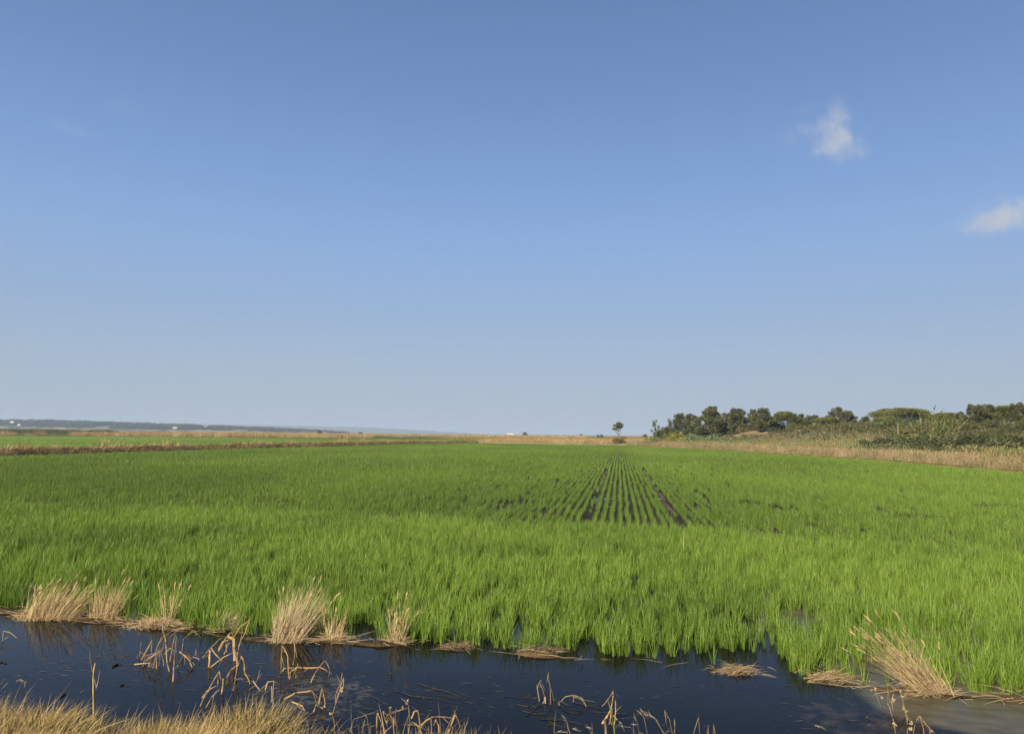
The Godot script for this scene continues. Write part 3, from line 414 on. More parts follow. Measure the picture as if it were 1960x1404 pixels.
# strip of ground that follows a line of plan points, with a profile of (offset to the right of travel, height)
func strip(line: PackedVector2Array, profile: PackedVector2Array, rough: float, col_a: Color, col_b: Color, mat: Material) -> ArrayMesh:
	var s := Shape.new()
	var rows := line.size()
	var w := profile.size()
	for k in rows:
		var t := (line[mini(k + 1, rows - 1)] - line[maxi(k - 1, 0)]).normalized()
		var side := Vector2(t.y, -t.x)
		for j in w:
			var q := line[k] + side * profile[j].x
			var lift := noise.get_noise_2d(q.x * 40.0, q.y * 40.0) * rough + noise.get_noise_2d(q.x * 160.0 + 50.0, q.y * 160.0) * rough * 0.5
			s.v.push_back(P(q.x, q.y, profile[j].y + (lift if j > 0 and j < w - 1 else 0.0)))
			s.c.push_back(col_a.lerp(col_b, clampf(0.5 + 0.9 * noise.get_noise_2d(q.x * 90.0 + 300.0, q.y * 90.0), 0.0, 1.0)))
	finish_grid(s, rows, w)
	return s.mesh(mat)

func finish_grid(s: Shape, rows: int, w: int) -> void:
	s.n.resize(s.v.size())
	for k in rows - 1:
		for j in w - 1:
			var a := k * w + j
			var m1 := (s.v[a + w] - s.v[a]).cross(s.v[a + 1] - s.v[a])
			if m1.y > 0.0:
				s.i.append_array([a, a + 1, a + w, a + 1, a + w + 1, a + w])
			else:
				m1 = -m1
				s.i.append_array([a, a + w, a + 1, a + 1, a + w, a + w + 1])
			for q in [a, a + 1, a + w, a + w + 1]:
				s.n[q] += m1
	for k in s.n.size():
		s.n[k] = s.n[k].normalized() if s.n[k].length() > 1e-9 else Vector3.UP

func in_field(x: float, d: float) -> bool:
	return x < along(RIGHT_EDGE, d) - 0.1 and x > along(LEFT_EDGE, d) + 0.3 and d < along(FAR_EDGE, x) and d > along(DITCH_EDGE, x)

# height of the open land (the banks are meshes of their own)
func land(x: float, d: float) -> float:
	var over_right := x - along(RIGHT_EDGE, d)
	var over_far := d - along(FAR_EDGE, x)
	var low := -0.45
	var y := low
	var out := maxf(over_right - 3.0, over_far - 3.0)
	if d < 0.0: out = maxf(over_right - 3.0, -1.0)
	var left_paddy := x < along(LEFT_EDGE, d) - 2.0 and d < 236.0 + x * 0.1
	if x < along(LEFT_EDGE, d) - 1.0:
		out = -1.0 if left_paddy else d - 236.0 - x * 0.1
	y = lerpf(low, 0.22, smoothstep(0.0, 2.5, out))
	if out > 0.0:
		y += noise.get_noise_2d(x * 4.0, d * 4.0) * 0.15
		var dune := smoothstep(29.0, 50.0, x - 0.06 * (d - 100.0)) * smoothstep(46.0, 115.0, d)
		dune *= 1.0 - smoothstep(210.0, 300.0, d)
		y += dune * (2.7 + 1.3 * noise.get_noise_2d(x * 5.0 + 200.0, d * 5.0) + 0.35 * noise.get_noise_2d(x * 25.0, d * 25.0))
	return y


# ------------------------------------------------------------------ build
func _ready() -> void:
	rng.seed = 20240611
	noise.seed = 3
	noise.frequency = 0.01
	noise.fractal_octaves = 4
	set_view()
	set_sky()
	build_ground()
	build_water()
	build_hills()
	build_rice()
	build_right_side()
	build_pines()
	build_far_plain()
	build_ditch_bank()
	build_reeds()
	build_debris()
	build_near_bank()


func set_view() -> void:
	var cam := Camera3D.new()
	cam.name = "camera"
	cam.fov = 54.98
	cam.near = 0.1
	cam.far = 20000.0
	cam.position = Vector3(0, 1.8, 0)
	cam.rotation_order = EULER_ORDER_YXZ
	cam.rotation_degrees = Vector3(5.49, 0, 0.49)
	add_child(cam)
	cam.current = true
	var sun := DirectionalLight3D.new()
	sun.name = "sun"
	sun.light_energy = 1.45
	sun.light_color = Color(1.0, 0.93, 0.81)
	sun.light_angular_distance = 0.5
	sun.shadow_enabled = true
	add_child(sun)
	var a := deg_to_rad(SUN_TURN)
	var h := deg_to_rad(SUN_HEIGHT)
	sun.look_at_from_position(Vector3(-sin(a) * cos(h), sin(h), cos(a) * cos(h)) * 50.0, Vector3.ZERO)


func set_sky() -> void:
	# what the eye sees at each height above the horizon: degrees, red, green, blue (linear)
	var steps := [[0.0, 0.365, 0.42, 0.5], [3.0, 0.36, 0.435, 0.53], [6.0, 0.325, 0.425, 0.565], [10.0, 0.275, 0.395, 0.595], [15.0, 0.23, 0.37, 0.625], [20.0, 0.182, 0.312, 0.575], [26.0, 0.143, 0.25, 0.485], [33.0, 0.11, 0.2, 0.405], [45.0, 0.085, 0.165, 0.36], [90.0, 0.06, 0.13, 0.31]]
	var w := 256
	var small := Image.create(w + 16, w / 2, false, Image.FORMAT_RGBF)
	for y in w / 2:
		var el := maxf(0.0, 90.0 - (y + 0.5) * 360.0 / w)
		var k := 0
		while k < steps.size() - 2 and el > steps[k + 1][0]: k += 1
		var t: float = clampf((el - steps[k][0]) / (steps[k + 1][0] - steps[k][0]), 0.0, 1.0)
		var c := Color(lerpf(steps[k][1], steps[k + 1][1], t), lerpf(steps[k][2], steps[k + 1][2], t), lerpf(steps[k][3], steps[k + 1][3], t))
		for x in w + 16:
			var az := 360.0 * (x - 7.5) / w
			var g := 1.0 + 0.15 * cos(deg_to_rad(az - 5.0))
			small.set_pixel(x, y, Color(c.r * g, c.g * g, c.b * g))
	small.resize(4352, 2048, Image.INTERPOLATE_CUBIC)
	small = small.get_region(Rect2i(128, 0, 4096, 2048))
	var f := FastNoiseLite.new()
	f.seed = 21
	f.frequency = 0.42
	f.fractal_octaves = 7
	f.fractal_gain = 0.58
	# wisps of cloud: azimuth, height, half width, half height (degrees), thickness
	var puffs := CLOUDS
	var box := [[-39.0, -24.0, 20.0, 27.0], [20.0, 40.0, 12.0, 27.0]]
	for b in box:
		for yy in range(int((90.0 - b[3]) / 180.0 * 2048), int((90.0 - b[2]) / 180.0 * 2048)):
			var el: float = 90.0 - (yy + 0.5) / 2048.0 * 180.0
			for xx in range(int(b[0] / 360.0 * 4096), int(b[1] / 360.0 * 4096)):
				var az: float = (xx + 0.5) / 4096.0 * 360.0
				var ax := az + 0.8 * f.get_noise_3d(az, el, 0.0)
				var ey := el + 0.65 * f.get_noise_3d(az, el, 9.0)
				var thick := 0.0
				for q in puffs:
					var r := pow((ax - q[0]) / q[2], 2.0) + pow((ey - q[1]) / q[3], 2.0)
					if r < 7.0: thick += q[4] * exp(-r)
				if thick < 0.004: continue
				thick *= clampf(0.85 + 1.3 * f.get_noise_3d(az * 2.4, el * 1.5, 30.0), 0.05, 1.8)
				var share := 1.0 - exp(-0.75 * thick)
				var px := posmod(xx, 4096)
				small.set_pixel(px, yy, small.get_pixel(px, yy).lerp(Color(0.53, 0.565, 0.62), share))
	var m := PanoramaSkyMaterial.new()
	m.panorama = ImageTexture.create_from_image(small)
	var sky := Sky.new()
	sky.sky_material = m
	var e := Environment.new()
	e.background_mode = Environment.BG_SKY
	e.sky = sky
	e.background_energy_multiplier = 1.0 / EXPOSURE
	e.tonemap_mode = Environment.TONE_MAPPER_LINEAR
	e.tonemap_exposure = EXPOSURE
	e.sdfgi_enabled = true
	e.ssao_enabled = true
	e.ssil_enabled = true
	e.fog_enabled = true
	e.fog_density = 0.00026
	e.fog_light_color = Color(0.74, 0.83, 0.94)
	var we := WorldEnvironment.new()
	we.name = "environment"
	we.environment = e
	add_child(we)


func build_ground() -> void:
	var s := Shape.new()
	var rings := 190
	var spokes := 420
	var straw := Color(0.30, 0.235, 0.125)
	var green := Color(0.085, 0.125, 0.03)
	var sand := Color(0.43, 0.335, 0.215)
	var mud := Color(0.06, 0.045, 0.028)
	var brown := Color(0.15, 0.105, 0.06)
	for k in rings:
		var r := 0.6 * pow(1.0505, k)
		for j in spokes + 1:
			var a := TAU * j / spokes
			var x := sin(a) * r
			var d := cos(a) * r
			var y := land(x, d)
			s.v.push_back(P(x, d, y))
			var c := mud
			if y > -0.1:
				var q := clampf(0.5 + 1.3 * noise.get_noise_2d(x * 1.2, d * 3.2), 0.0, 1.0)
				c = straw.lerp(green, smoothstep(0.45, 0.7, q)).lerp(brown, smoothstep(0.3, 0.15, q))
				if y > 0.9:
					var p := clampf(0.5 + 1.4 * noise.get_noise_2d(x * 14.0, d * 14.0 + 70.0), 0.0, 1.0)
					c = sand.lerp(Color(0.2, 0.16, 0.085), smoothstep(0.45, 0.66, p))
			s.c.push_back(c)
	finish_grid(s, rings, spokes + 1)
	single("ground", s.mesh(earth(6.0, 6.0)), "flat open plain of dry grass and bare earth", "ground", "", "structure")

	# raised margins round the paddy
	var line := PackedVector2Array()
	for k in 150:
		var d := 2.0 + k * 0.85
		line.push_back(Vector2(along(RIGHT_EDGE, d), d))
	single("field_margin", strip(line, PackedVector2Array([Vector2(-0.5, -0.5), Vector2(0.1, 0.0), Vector2(0.6, 0.24), Vector2(1.6, 0.32), Vector2(3.0, 0.3), Vector2(5.0, 0.26), Vector2(8.0, 0.2), Vector2(9.0, -0.3)]), 0.1, Color(0.36, 0.27, 0.15), Color(0.2, 0.16, 0.075), earth(2.0, 8.0)), "dry grassy margin along the straight side of the rice field", "field margin", "", "structure")
	line = PackedVector2Array()
	for k in 76:
		var x := -12.0 + k * 1.0
		line.push_back(Vector2(x, along(FAR_EDGE, x)))
	single("dirt_track", strip(line, PackedVector2Array([Vector2(0.6, -0.5), Vector2(0.0, 0.1), Vector2(-0.8, 0.26), Vector2(-2.0, 0.3), Vector2(-4.5, 0.32), Vector2(-6.5, 0.3), Vector2(-9.0, 0.1), Vector2(-10.0, -0.3)]), 0.14, Color(0.46, 0.38, 0.26), Color(0.24, 0.2, 0.115), earth(3.0, 6.0)), "pale sandy track across the end of the rice field", "track", "", "structure")
	line = PackedVector2Array()
	for k in 150:
		var d := 20.0 + k * 0.85
		line.push_back(Vector2(along(LEFT_EDGE, d) - 0.2, d))
	single("field_bank", strip(line, PackedVector2Array([Vector2(0.5, -0.5), Vector2(0.1, 0.02), Vector2(-0.25, 0.2), Vector2(-0.7, 0.36), Vector2(-1.3, 0.42), Vector2(-1.9, 0.36), Vector2(-2.6, 0.15), Vector2(-3.2, -0.5)]), 0.5, Color(0.12, 0.095, 0.062), Color(0.28, 0.22, 0.14), earth(1.5, 10.0)), "low brown earth bank between the two green paddies", "bank", "", "structure")

	# wheel tracks: ridges of wet mud squeezed out of the paddy floor
	var mud_mat := earth(0.8, 10.0, 0.55)
	for q in [[-0.62, 22.0, 48.0, 0.085], [1.24, 16.5, 40.0, 0.09]]:
		line = PackedVector2Array()
		var d: float = q[1]
		while d < q[2]:
			line.push_back(Vector2(q[0] + ROW_SLOPE * d + 0.07 * noise.get_noise_2d(d * 70.0, q[0] * 90.0), d))
			d += 0.3
		var w: float = q[3]
		single("wheel_track", strip(line, PackedVector2Array([Vector2(-w * 1.3, -0.3), Vector2(-w, -0.02), Vector2(-w * 0.4, 0.03), Vector2(w * 0.4, 0.03), Vector2(w, -0.03), Vector2(w * 1.3, -0.3)]), 0.09, Color(0.095, 0.07, 0.046), Color(0.15, 0.115, 0.078), mud_mat), "bare muddy wheel track along a gap in the rice rows", "wheel track", "", "structure")


	# the paddy floor: half drained, wet mud showing between the rows
	var s2 := Shape.new()
	var rows := 330
	var wide := 230
	for k in rows:
		var t := 11.0 + 95.0 * pow(float(k) / (rows - 1), 1.35)
		for j in wide:
			var u := (j - wide / 2) * 0.15
			var x := u + t * ROW_SLOPE
			var y := 0.022 + 0.045 * noise.get_noise_2d(u * 60.0, t * 26.0) + 0.03 * noise.get_noise_2d(u * 300.0, t * 160.0 + 9.0)
			if k == 0 or k == rows - 1 or j == 0 or j == wide - 1: y = -0.2
			s2.v.push_back(P(x, t, y))
			s2.c.push_back(Color(0.032, 0.026, 0.017).lerp(Color(0.065, 0.05, 0.032), clampf(0.5 + 1.4 * noise.get_noise_2d(u * 140.0, t * 90.0 + 60.0), 0.0, 1.0)))
	finish_grid(s2, rows, wide)
	single("paddy_mud", s2.mesh(earth(0.7, 8.0, 0.7)), "wet dark mud showing between the rice rows", "mud", "", "structure")
	# a second pale track far out
	line = PackedVector2Array()
	for k in 60:
		line.push_back(Vector2(-150.0 + k * 3.2, 300.0 + 6.0 * sin(k * 0.2)))
	single("dirt_track", strip(line, PackedVector2Array([Vector2(2.0, 0.0), Vector2(1.0, 0.5), Vector2(-4.0, 0.7), Vector2(-10.0, 0.75), Vector2(-14.0, 0.3)]), 0.1, Color(0.5, 0.42, 0.3), Color(0.34, 0.28, 0.18), earth(3.0, 6.0)), "pale sandy streak far out on the plain", "track", "", "structure")


func build_water() -> void:
	var f := FastNoiseLite.new()
	f.seed = 8; f.frequency = 0.9; f.fractal_octaves = 5
	var ripple := NoiseTexture2D.new()
	ripple.width = 512; ripple.height = 512; ripple.seamless = true
	var g := FastNoiseLite.new()
	g.seed = 31; g.frequency = 0.012; g.fractal_octaves = 3
	ripple.noise = g
	ripple.as_normal_map = true
	ripple.bump_strength = 1.2
	var plain := StandardMaterial3D.new()
	plain.albedo_color = Color(0.0045, 0.0045, 0.0042).linear_to_srgb()
	plain.roughness = 0.04
	plain.metallic_specular = 0.2
	plain.normal_enabled = true
	plain.normal_texture = ripple
	plain.normal_scale = 0.16
	plain.uv1_triplanar = true
	plain.uv1_world_triplanar = true
	plain.uv1_scale = Vector3.ONE / 2.5
	# the paddies: one sheet, from the ditch to the far banks
	var s := Shape.new()
	for q in [[-400.0, 9.0, 400.0, 300.0], [-400.0, -60.0, -9.0, 9.0], [9.0, -60.0, 400.0, 9.0], [-9.0, -60.0, 9.0, 1.5]]:
		s.quad(P(q[0], q[1]), P(q[0], q[3]), P(q[2], q[3]), P(q[2], q[1]), Color.WHITE)
	for k in s.n.size(): s.n[k] = Vector3.UP
	single("paddy_water", s.mesh(plain), "dark still water standing between the rice plants", "water", "", "structure")

	# the ditch: still water with floating scum and sunken weed where the photograph shows them
	var w := 1152
	var h := 480
	var pic := Image.create(w, h, false, Image.FORMAT_RGB8)
	var gloss := Image.create(w, h, false, Image.FORMAT_RGB8)
	var clear := Vector3(0.0045, 0.0045, 0.0042)
	for yy in h:
		var d := 9.0 - (yy + 0.5) / h * 7.5
		for xx in w:
			var x := -9.0 + (xx + 0.5) / w * 18.0
			var n1 := f.get_noise_2d(x, d)
			var n2 := f.get_noise_2d(x * 7.0 + 40.0, d * 7.0)
			var c := clear
			var ro := 0.03
			# brown-grey film lying in the corner by the big leaning tuft
			var film := smoothstep(-0.05, 0.10, (x - 2.5) * 0.75 + (d - 4.78) * 0.6 * step_(4.8, d) - (4.8 - d) * 0.8 * step_(d, 4.8) + n1 * 0.08) * smoothstep(2.38, 2.5, x + n1 * 0.1)
			c = c.lerp(Vector3(0.085, 0.078, 0.05) * (1.0 + 0.5 * f.get_noise_2d(x * 3.0 - d * 2.0, d * 9.0 + x * 3.0)), film * 0.8)
			ro = lerpf(ro, 0.22, film)
			# torn skin of dust and algae among the broken reeds
			var skin := smoothstep(0.0, 0.22, 0.62 - Vector2((x + 1.42) / 0.62, (d - 5.1) / 0.75).length() + n1 * 0.55)
			var n3 := f.get_noise_2d(x * 16.0 + 9.0, d * 22.0)
			c = c.lerp(Vector3(0.06, 0.052, 0.036), skin * smoothstep(-0.05, 0.25, n2 * 0.6 + n3) * 0.8)
			ro = lerpf(ro, 0.07, skin)
			# sunken weed
			var weed := smoothstep(0.0, 0.25, 0.75 - Vector2((x - 2.2) / 0.42, (d - 4.68) / 0.38).length() + n1 * 0.5)
			c = c.lerp(Vector3(0.035, 0.028, 0.02), weed * clampf(0.4 + 1.8 * n2, 0.0, 1.0) * 0.7)
			# specks of dust
			if n2 > 0.52: c += Vector3(0.012, 0.011, 0.009)
			pic.set_pixel(xx, yy, Color(c.x, c.y, c.z).linear_to_srgb())
			gloss.set_pixel(xx, yy, Color(ro, ro, ro))
	var m := plain.duplicate() as StandardMaterial3D
	m.albedo_color = Color.WHITE
	m.uv1_triplanar = false
	m.uv1_world_triplanar = false
	m.uv1_scale = Vector3.ONE
	m.albedo_texture = ImageTexture.create_from_image(pic)
	m.roughness = 1.0
	m.roughness_texture = ImageTexture.create_from_image(gloss)
	m.normal_enabled = true
	var nm := g.get_seamless_image(512, 512)
	var big := Image.create(1024, 512, false, Image.FORMAT_L8)
	big.blit_rect(nm, Rect2i(0, 0, 512, 512), Vector2i.ZERO)
	big.blit_rect(nm, Rect2i(0, 0, 512, 512), Vector2i(512, 0))
	big.bump_map_to_normal_map(1.2)
	m.normal_texture = ImageTexture.create_from_image(big)
	var st := SurfaceTool.new()
	st.begin(Mesh.PRIMITIVE_TRIANGLES)
	for q in [[-9, 9, 0, 0], [9, 9, 1, 0], [9, 1.5, 1, 1], [-9, 9, 0, 0], [9, 1.5, 1, 1], [-9, 1.5, 0, 1]]:
		st.set_uv(Vector2(q[2], q[3]))
		st.set_normal(Vector3.UP)
		st.set_tangent(Plane(1, 0, 0, 1))
		st.add_vertex(P(q[0], q[1]))
	st.set_material(m)
	single("ditch_water", st.commit(), "dark still ditch water mirroring the blue sky", "water", "", "structure")


func ridge(pts: Array, thick: float, bumps: float, col_a: Color, col_b: Color, mat: Material) -> ArrayMesh:
	# pts: (x, d, height) along the crest
	var s := Shape.new()
	var rows := 260
	var w := 9
	for k in rows:
		var t := float(k) / (rows - 1) * (pts.size() - 1)
		var j := mini(int(t), pts.size() - 2)
		var p: Vector3 = pts[j].lerp(pts[j + 1], smoothstep(0.0, 1.0, t - j) * 0.5 + (t - j) * 0.5)
		for q in w:
			var o := (q - 4) / 4.0
			var hh := p.z * (1.0 - o * o) + (noise.get_noise_2d(k * 22.0, q * 40.0) * bumps if q > 0 and q < w - 1 else -2.0)
			s.v.push_back(P(p.x, p.y + o * thick, hh))
			s.c.push_back(col_a.lerp(col_b, clampf(0.5 + 1.5 * noise.get_noise_2d(k * 9.0 + 80.0, q * 30.0), 0.0, 1.0)))
	finish_grid(s, rows, w)
	return s.mesh(mat)


func build_hills() -> void:
	var mat := leafy(0.95, 0.0, 0.1)
	single("far_hills", ridge([Vector3(-2900, 5200, 66), Vector3(-2450, 5200, 64), Vector3(-1900, 5200, 58), Vector3(-1500, 5200, 53), Vector3(-1050, 5200, 47), Vector3(-700, 5200, 30), Vector3(-420, 5200, 15), Vector3(-150, 5200, 1)], 500.0, 5.0, Color(0.05, 0.06, 0.035), Color(0.09, 0.085, 0.05), mat), "long low blue hills fading in the haze on the horizon", "hills", "", "structure")
	var crest := [Vector3(-1950, 1500, 27), Vector3(-1300, 1580, 22), Vector3(-1160, 1600, 21), Vector3(-1000, 1600, 19), Vector3(-850, 1600, 15), Vector3(-690, 1600, 12), Vector3(-540, 1600, 9), Vector3(-400, 1600, 5), Vector3(-300, 1600, 0)]
	single("wooded_hills", ridge(crest, 160.0, 2.0, Color(0.05, 0.062, 0.028), Color(0.2, 0.165, 0.095), mat), "low rising land under the dark far woods", "hills", "", "structure")
	# the wood on them
	var crown := Shape.new()
	for k in 90:
		var a := Vector3(rng.randfn(), absf(rng.randfn()) * 0.8, rng.randfn()).normalized() * R(0.7, 1.0)
		var b := Vector3(R(-1, 1), R(-1, 1), R(-1, 1)) * 0.45
		var c := Vector3(R(-1, 1), R(-1, 1), R(-1, 1)) * 0.45
		crown.tri(a, a + b, a + c, Color.WHITE * R(0.75, 1.25))
	var cm := crown.mesh(leafy(0.9, 0.0))
	var wood := thing("far_wood", P(-800, 1500), "dark band of far woods along the low hills", "woods", "", "stuff")
	var where: Array[Transform3D] = []
	var cols := PackedColorArray()
	for k in 2600:
		var t := R(0.0, 7.4)
		var j := int(t)
		var p: Vector3 = crest[j].lerp(crest[j + 1], t - j)
		var o := R(-0.7, 0.1)
		if noise.get_noise_2d(p.x * 1.2, o * 90.0) < -0.22: continue
		var z := R(2.5, 7.0) * clampf(p.z / 13.0, 0.2, 1.0)
		where.append(Transform3D(Basis.from_scale(Vector3(z * R(1.0, 1.7), z, z * 1.3)).rotated(Vector3.UP, 0.0), P(p.x + 800, p.y + o * 160 - 1500, p.z * (1.0 - o * o) + 1.0)))
		cols.append(Color(0.042, 0.054, 0.022) * R(0.8, 1.3))
	many("crowns", cm, where, cols, wood)
	# white farm houses far off
	for q in HOUSES:
		house(q[0], q[1], q[2], q[3], q[4], q[5])


func house(x: float, d: float, y: float, w: float, h: float, label: String) -> void:
	var o := thing("farm_house", P(x, d, y), label, "house", "far white farm houses")
	var wall := StandardMaterial3D.new()
	wall.albedo_color = Color(0.9, 0.89, 0.86)
	wall.roughness = 0.9
	var dark := StandardMaterial3D.new()
	dark.albedo_color = Color(0.2, 0.2, 0.22)
	dark.roughness = 0.4
	var tile := StandardMaterial3D.new()
	tile.albedo_color = Color(0.66, 0.56, 0.49)
	tile.roughness = 0.9
	var b := BoxMesh.new()
	b.size = Vector3(w, h, w * 0.55)
	b.material = wall
	part("wall", b, o).position.y = h * 0.5
	var r := PrismMesh.new()
	r.size = Vector3(w * 1.06, h * 0.38, w * 0.62)
	r.material = tile
	part("roof", r, o).position.y = h * 1.19
	for k in 3:
		var q := BoxMesh.new()
		q.size = Vector3(w * 0.09, h * (0.62 if k == 1 else 0.32), 0.2)
		q.material = dark
		part("door" if k == 1 else "window", q, o).position = Vector3((k - 1) * w * 0.3, h * (0.31 if k == 1 else 0.55), w * 0.275 + 0.05)


# ------------------------------------------------------------------ rice
func build_rice() -> void:
	var mat := leafy(0.5, 0.75, 0.4)
	var crop := thing("rice_crop", Vector3.ZERO, "bright green young rice filling the flooded field beyond the ditch", "rice", "", "stuff")
	var tone := FastNoiseLite.new()
	tone.seed = 12; tone.frequency = 0.16; tone.fractal_octaves = 4
	var deep := Color(0.1, 0.182, 0.027)
	var mid := Color(0.148, 0.248, 0.036)
	var pale := Color(0.188, 0.3, 0.045)
	# headland: single tufts, broadcast
	var kinds := 9
	var meshes: Array[ArrayMesh] = []
	var where: Array[Array] = []
	var cols: Array[PackedColorArray] = []
	for k in kinds:
		var s := Shape.new()
		for b in 12:
			var a := R(0, TAU)
			var out := Vector3(cos(a), 0, sin(a))
			var len := R(0.105, 0.24)
			var spread := R(0.02, 0.27)
			var side := Vector3(cos(a + R(0.6, 2.5)), 0, sin(a + R(0.6, 2.5))).normalized()
			var t := R(0.85, 1.15)
			s.blade(out * R(0.0, 0.022), (Vector3.UP + out * spread).normalized() * len, out * len * R(0.0, 0.2) + Vector3.DOWN * len * R(0.0, 0.06), side, R(0.0042, 0.0075), 3, Color(t * R(0.9, 1.14), t, t))
		meshes.append(s.mesh(mat))
		where.append([])
		cols.append(PackedColorArray())
	for k in 270000:
		var d := R(3.0, 21.0)
		var x := R(-1.0, 1.0) * (d * 0.8 + 2.5)
		if rng.randf() > (d * 0.8 + 2.5) / 19.3: continue
		var edge := along(DITCH_EDGE, x) + 0.10 + 0.05 * noise.get_noise_2d(x * 90.0, 7.0)
		if d < edge or d > along(HEADLAND, x) + 0.25 + R(-0.2, 0.2): continue
		if bare(x, d): continue
		var thin := noise.get_noise_2d(x * 60.0, d * 60.0)
		if thin < -0.42 and d < edge + 2.4: continue
		if noise.get_noise_2d(x * 260.0 + 5.0, d * 260.0) < -0.13 + R(-0.05, 0.05): continue
		var j := rng.randi() % kinds
		var z := R(0.7, 1.16) * (1.0 + 0.14 * noise.get_noise_2d(x * 45.0 + 11.0, d * 45.0))
		var q := clampf(0.5 + 0.8 * tone.get_noise_2d(x * 1.6, d * 1.6) + R(-0.3, 0.3), 0.0, 1.0)
		where[j].append(Transform3D(Basis(Vector3.UP, R(0, TAU)).rotated(Vector3(R(-1, 1), 0, R(-1, 1)).normalized(), R(0, 0.1)).scaled(Vector3(z, z, z)), P(x, d, -0.01)))
		cols[j].append((mid.lerp(pale, 0.15 + q * 0.85) if q > 0.28 else deep.lerp(mid, q / 0.28)) * R(0.8, 1.12))
	for k in kinds:
		var w: Array[Transform3D] = []
		w.assign(where[k])
		many("rice_tufts", meshes[k], w, cols[k], crop)
	# drilled rows: short lengths of row, finer near, coarser far away
	for lod in 2:
		var kinds2 := 6
		var length := 0.3 if lod == 0 else 0.8
		var ms: Array[ArrayMesh] = []
		var wh: Array[Array] = []
		var cs: Array[PackedColorArray] = []
		for k in kinds2:
			var s := Shape.new()
			for b in (48 if lod == 0 else 40):
				var a := R(0, TAU)
				var out := Vector3(cos(a), 0, sin(a))
				var len := R(0.11, 0.235)
				var t := R(0.75, 1.25)
				out.x *= 0.85
				s.blade(Vector3(R(-0.022, 0.022), 0, R(-0.5, 0.5) * length), (Vector3.UP + out * R(0.02, 0.36)).normalized() * len, out * len * R(0.0, 0.3), Vector3(cos(a + R(0.6, 2.5)), 0, sin(a + R(0.6, 2.5))).normalized(), R(0.005, 0.008) if lod == 0 else R(0.013, 0.02), 2, Color(t * R(0.92, 1.12), t, t))
			ms.append(s.mesh(mat))
			wh.append([])
			cs.append(PackedColorArray())
		var turn := atan(ROW_SLOPE)
		var ca := cos(turn)
		var sa := sin(turn)
		for row in range(-470, 370):
			var u := row * 0.17
			var rut := absf(u + 0.62) < 0.1 or absf(u - 1.24) < 0.1
			var t := 8.0 if lod == 0 else 34.0
			var last := 34.0 if lod == 0 else 142.0
			while t < last:
				t += length
				var x := u * ca + t * sa + R(-0.014, 0.014) + 0.05 * noise.get_noise_2d(u * 300.0 + 17.0, t * 45.0)
				var d := -u * sa + t * ca
				if absf(x) > d * 0.8 + 4.0 or d < along(HEADLAND, x) or not in_field(x, d): continue
				if bare(x, d): continue
				if rut and noise.get_noise_2d(u * 900.0, d * 60.0) < lerpf(0.12, -0.3, smoothstep(24.0, 50.0, d)): continue
				var gap := noise.get_noise_2d(u * 300.0, t * 22.0)
				if gap < -0.43: continue
				var q := clampf(0.5 + 1.0 * tone.get_noise_2d(x * 0.45, d * 0.2) + R(-0.13, 0.13), 0.0, 1.0)
				var z := R(0.72, 1.22) * (1.0 + 0.3 * tone.get_noise_2d(u * 9.0, t * 3.0))
				var j := rng.randi() % kinds2
				wh[j].append(Transform3D(Basis(Vector3.UP, -turn + (PI if rng.randf() < 0.5 else 0.0)).scaled(Vector3(1.0, z, 1.0)), P(x, d, -0.01)))
				cs[j].append(deep.lerp(mid, 0.15 + q * 1.05) * (R(0.82, 1.14) + 0.12 * tone.get_noise_2d(u * 20.0, t * 6.0)))
		for k in kinds2:
			var w: Array[Transform3D] = []
			w.assign(wh[k])
			many("rice_rows", ms[k], w, cs[k], crop)
		if lod == 1:
			# the next paddy, beyond the bank
			var crop2 := thing("rice_crop", Vector3.ZERO, "strip of paler rice in the far paddy beyond the brown bank", "rice", "", "stuff")
			for k in kinds2:
				var w: Array[Transform3D] = []
				var c2 := PackedColorArray()
				for n in 5200:
					var d := pow(rng.randf(), 0.7) * 190.0 + 38.0
					var x := R(-0.95, 0.1) * d
					if x > along(LEFT_EDGE, d) - 3.4 or d > 228.0 + x * 0.1: continue
					w.append(Transform3D(Basis(Vector3.UP, -turn + R(-0.1, 0.1)).scaled(Vector3(8.0, R(1.0, 1.25), 2.2)), P(x, d, -0.01)))
					c2.append(deep.lerp(mid, clampf(0.7 + tone.get_noise_2d(x * 0.2, d * 0.1), 0.0, 1.0)) * 1.05)
				many("rice_rows", ms[k], w, c2, crop2)
	# a lone pale stake in the rice
	var st := Shape.new()
	st.tube(PackedVector3Array([Vector3(0, -0.1, 0), Vector3(0.005, 0.2, 0), Vector3(0.012, 0.4, 0.02)]), PackedFloat32Array([0.006, 0.005, 0.003]), 6, 1.0, Color(0.42, 0.33, 0.2))
	var stake := thing("dead_stalk", P(2.55, 10.6), "pale dead stalk standing alone among the rice", "stalk")
	part("stem", st.mesh(leafy(0.8, 0.0)), stake)

# small bare places in the crop
func bare(x: float, d: float) -> bool:
	for q in GAPS:
		var e := Vector2((x - q[0]) / q[2], (d - q[1]) / q[3])
		if e.length() + 0.5 * noise.get_noise_2d(x * 120.0, d * 120.0) < 1.0: return true
	return false


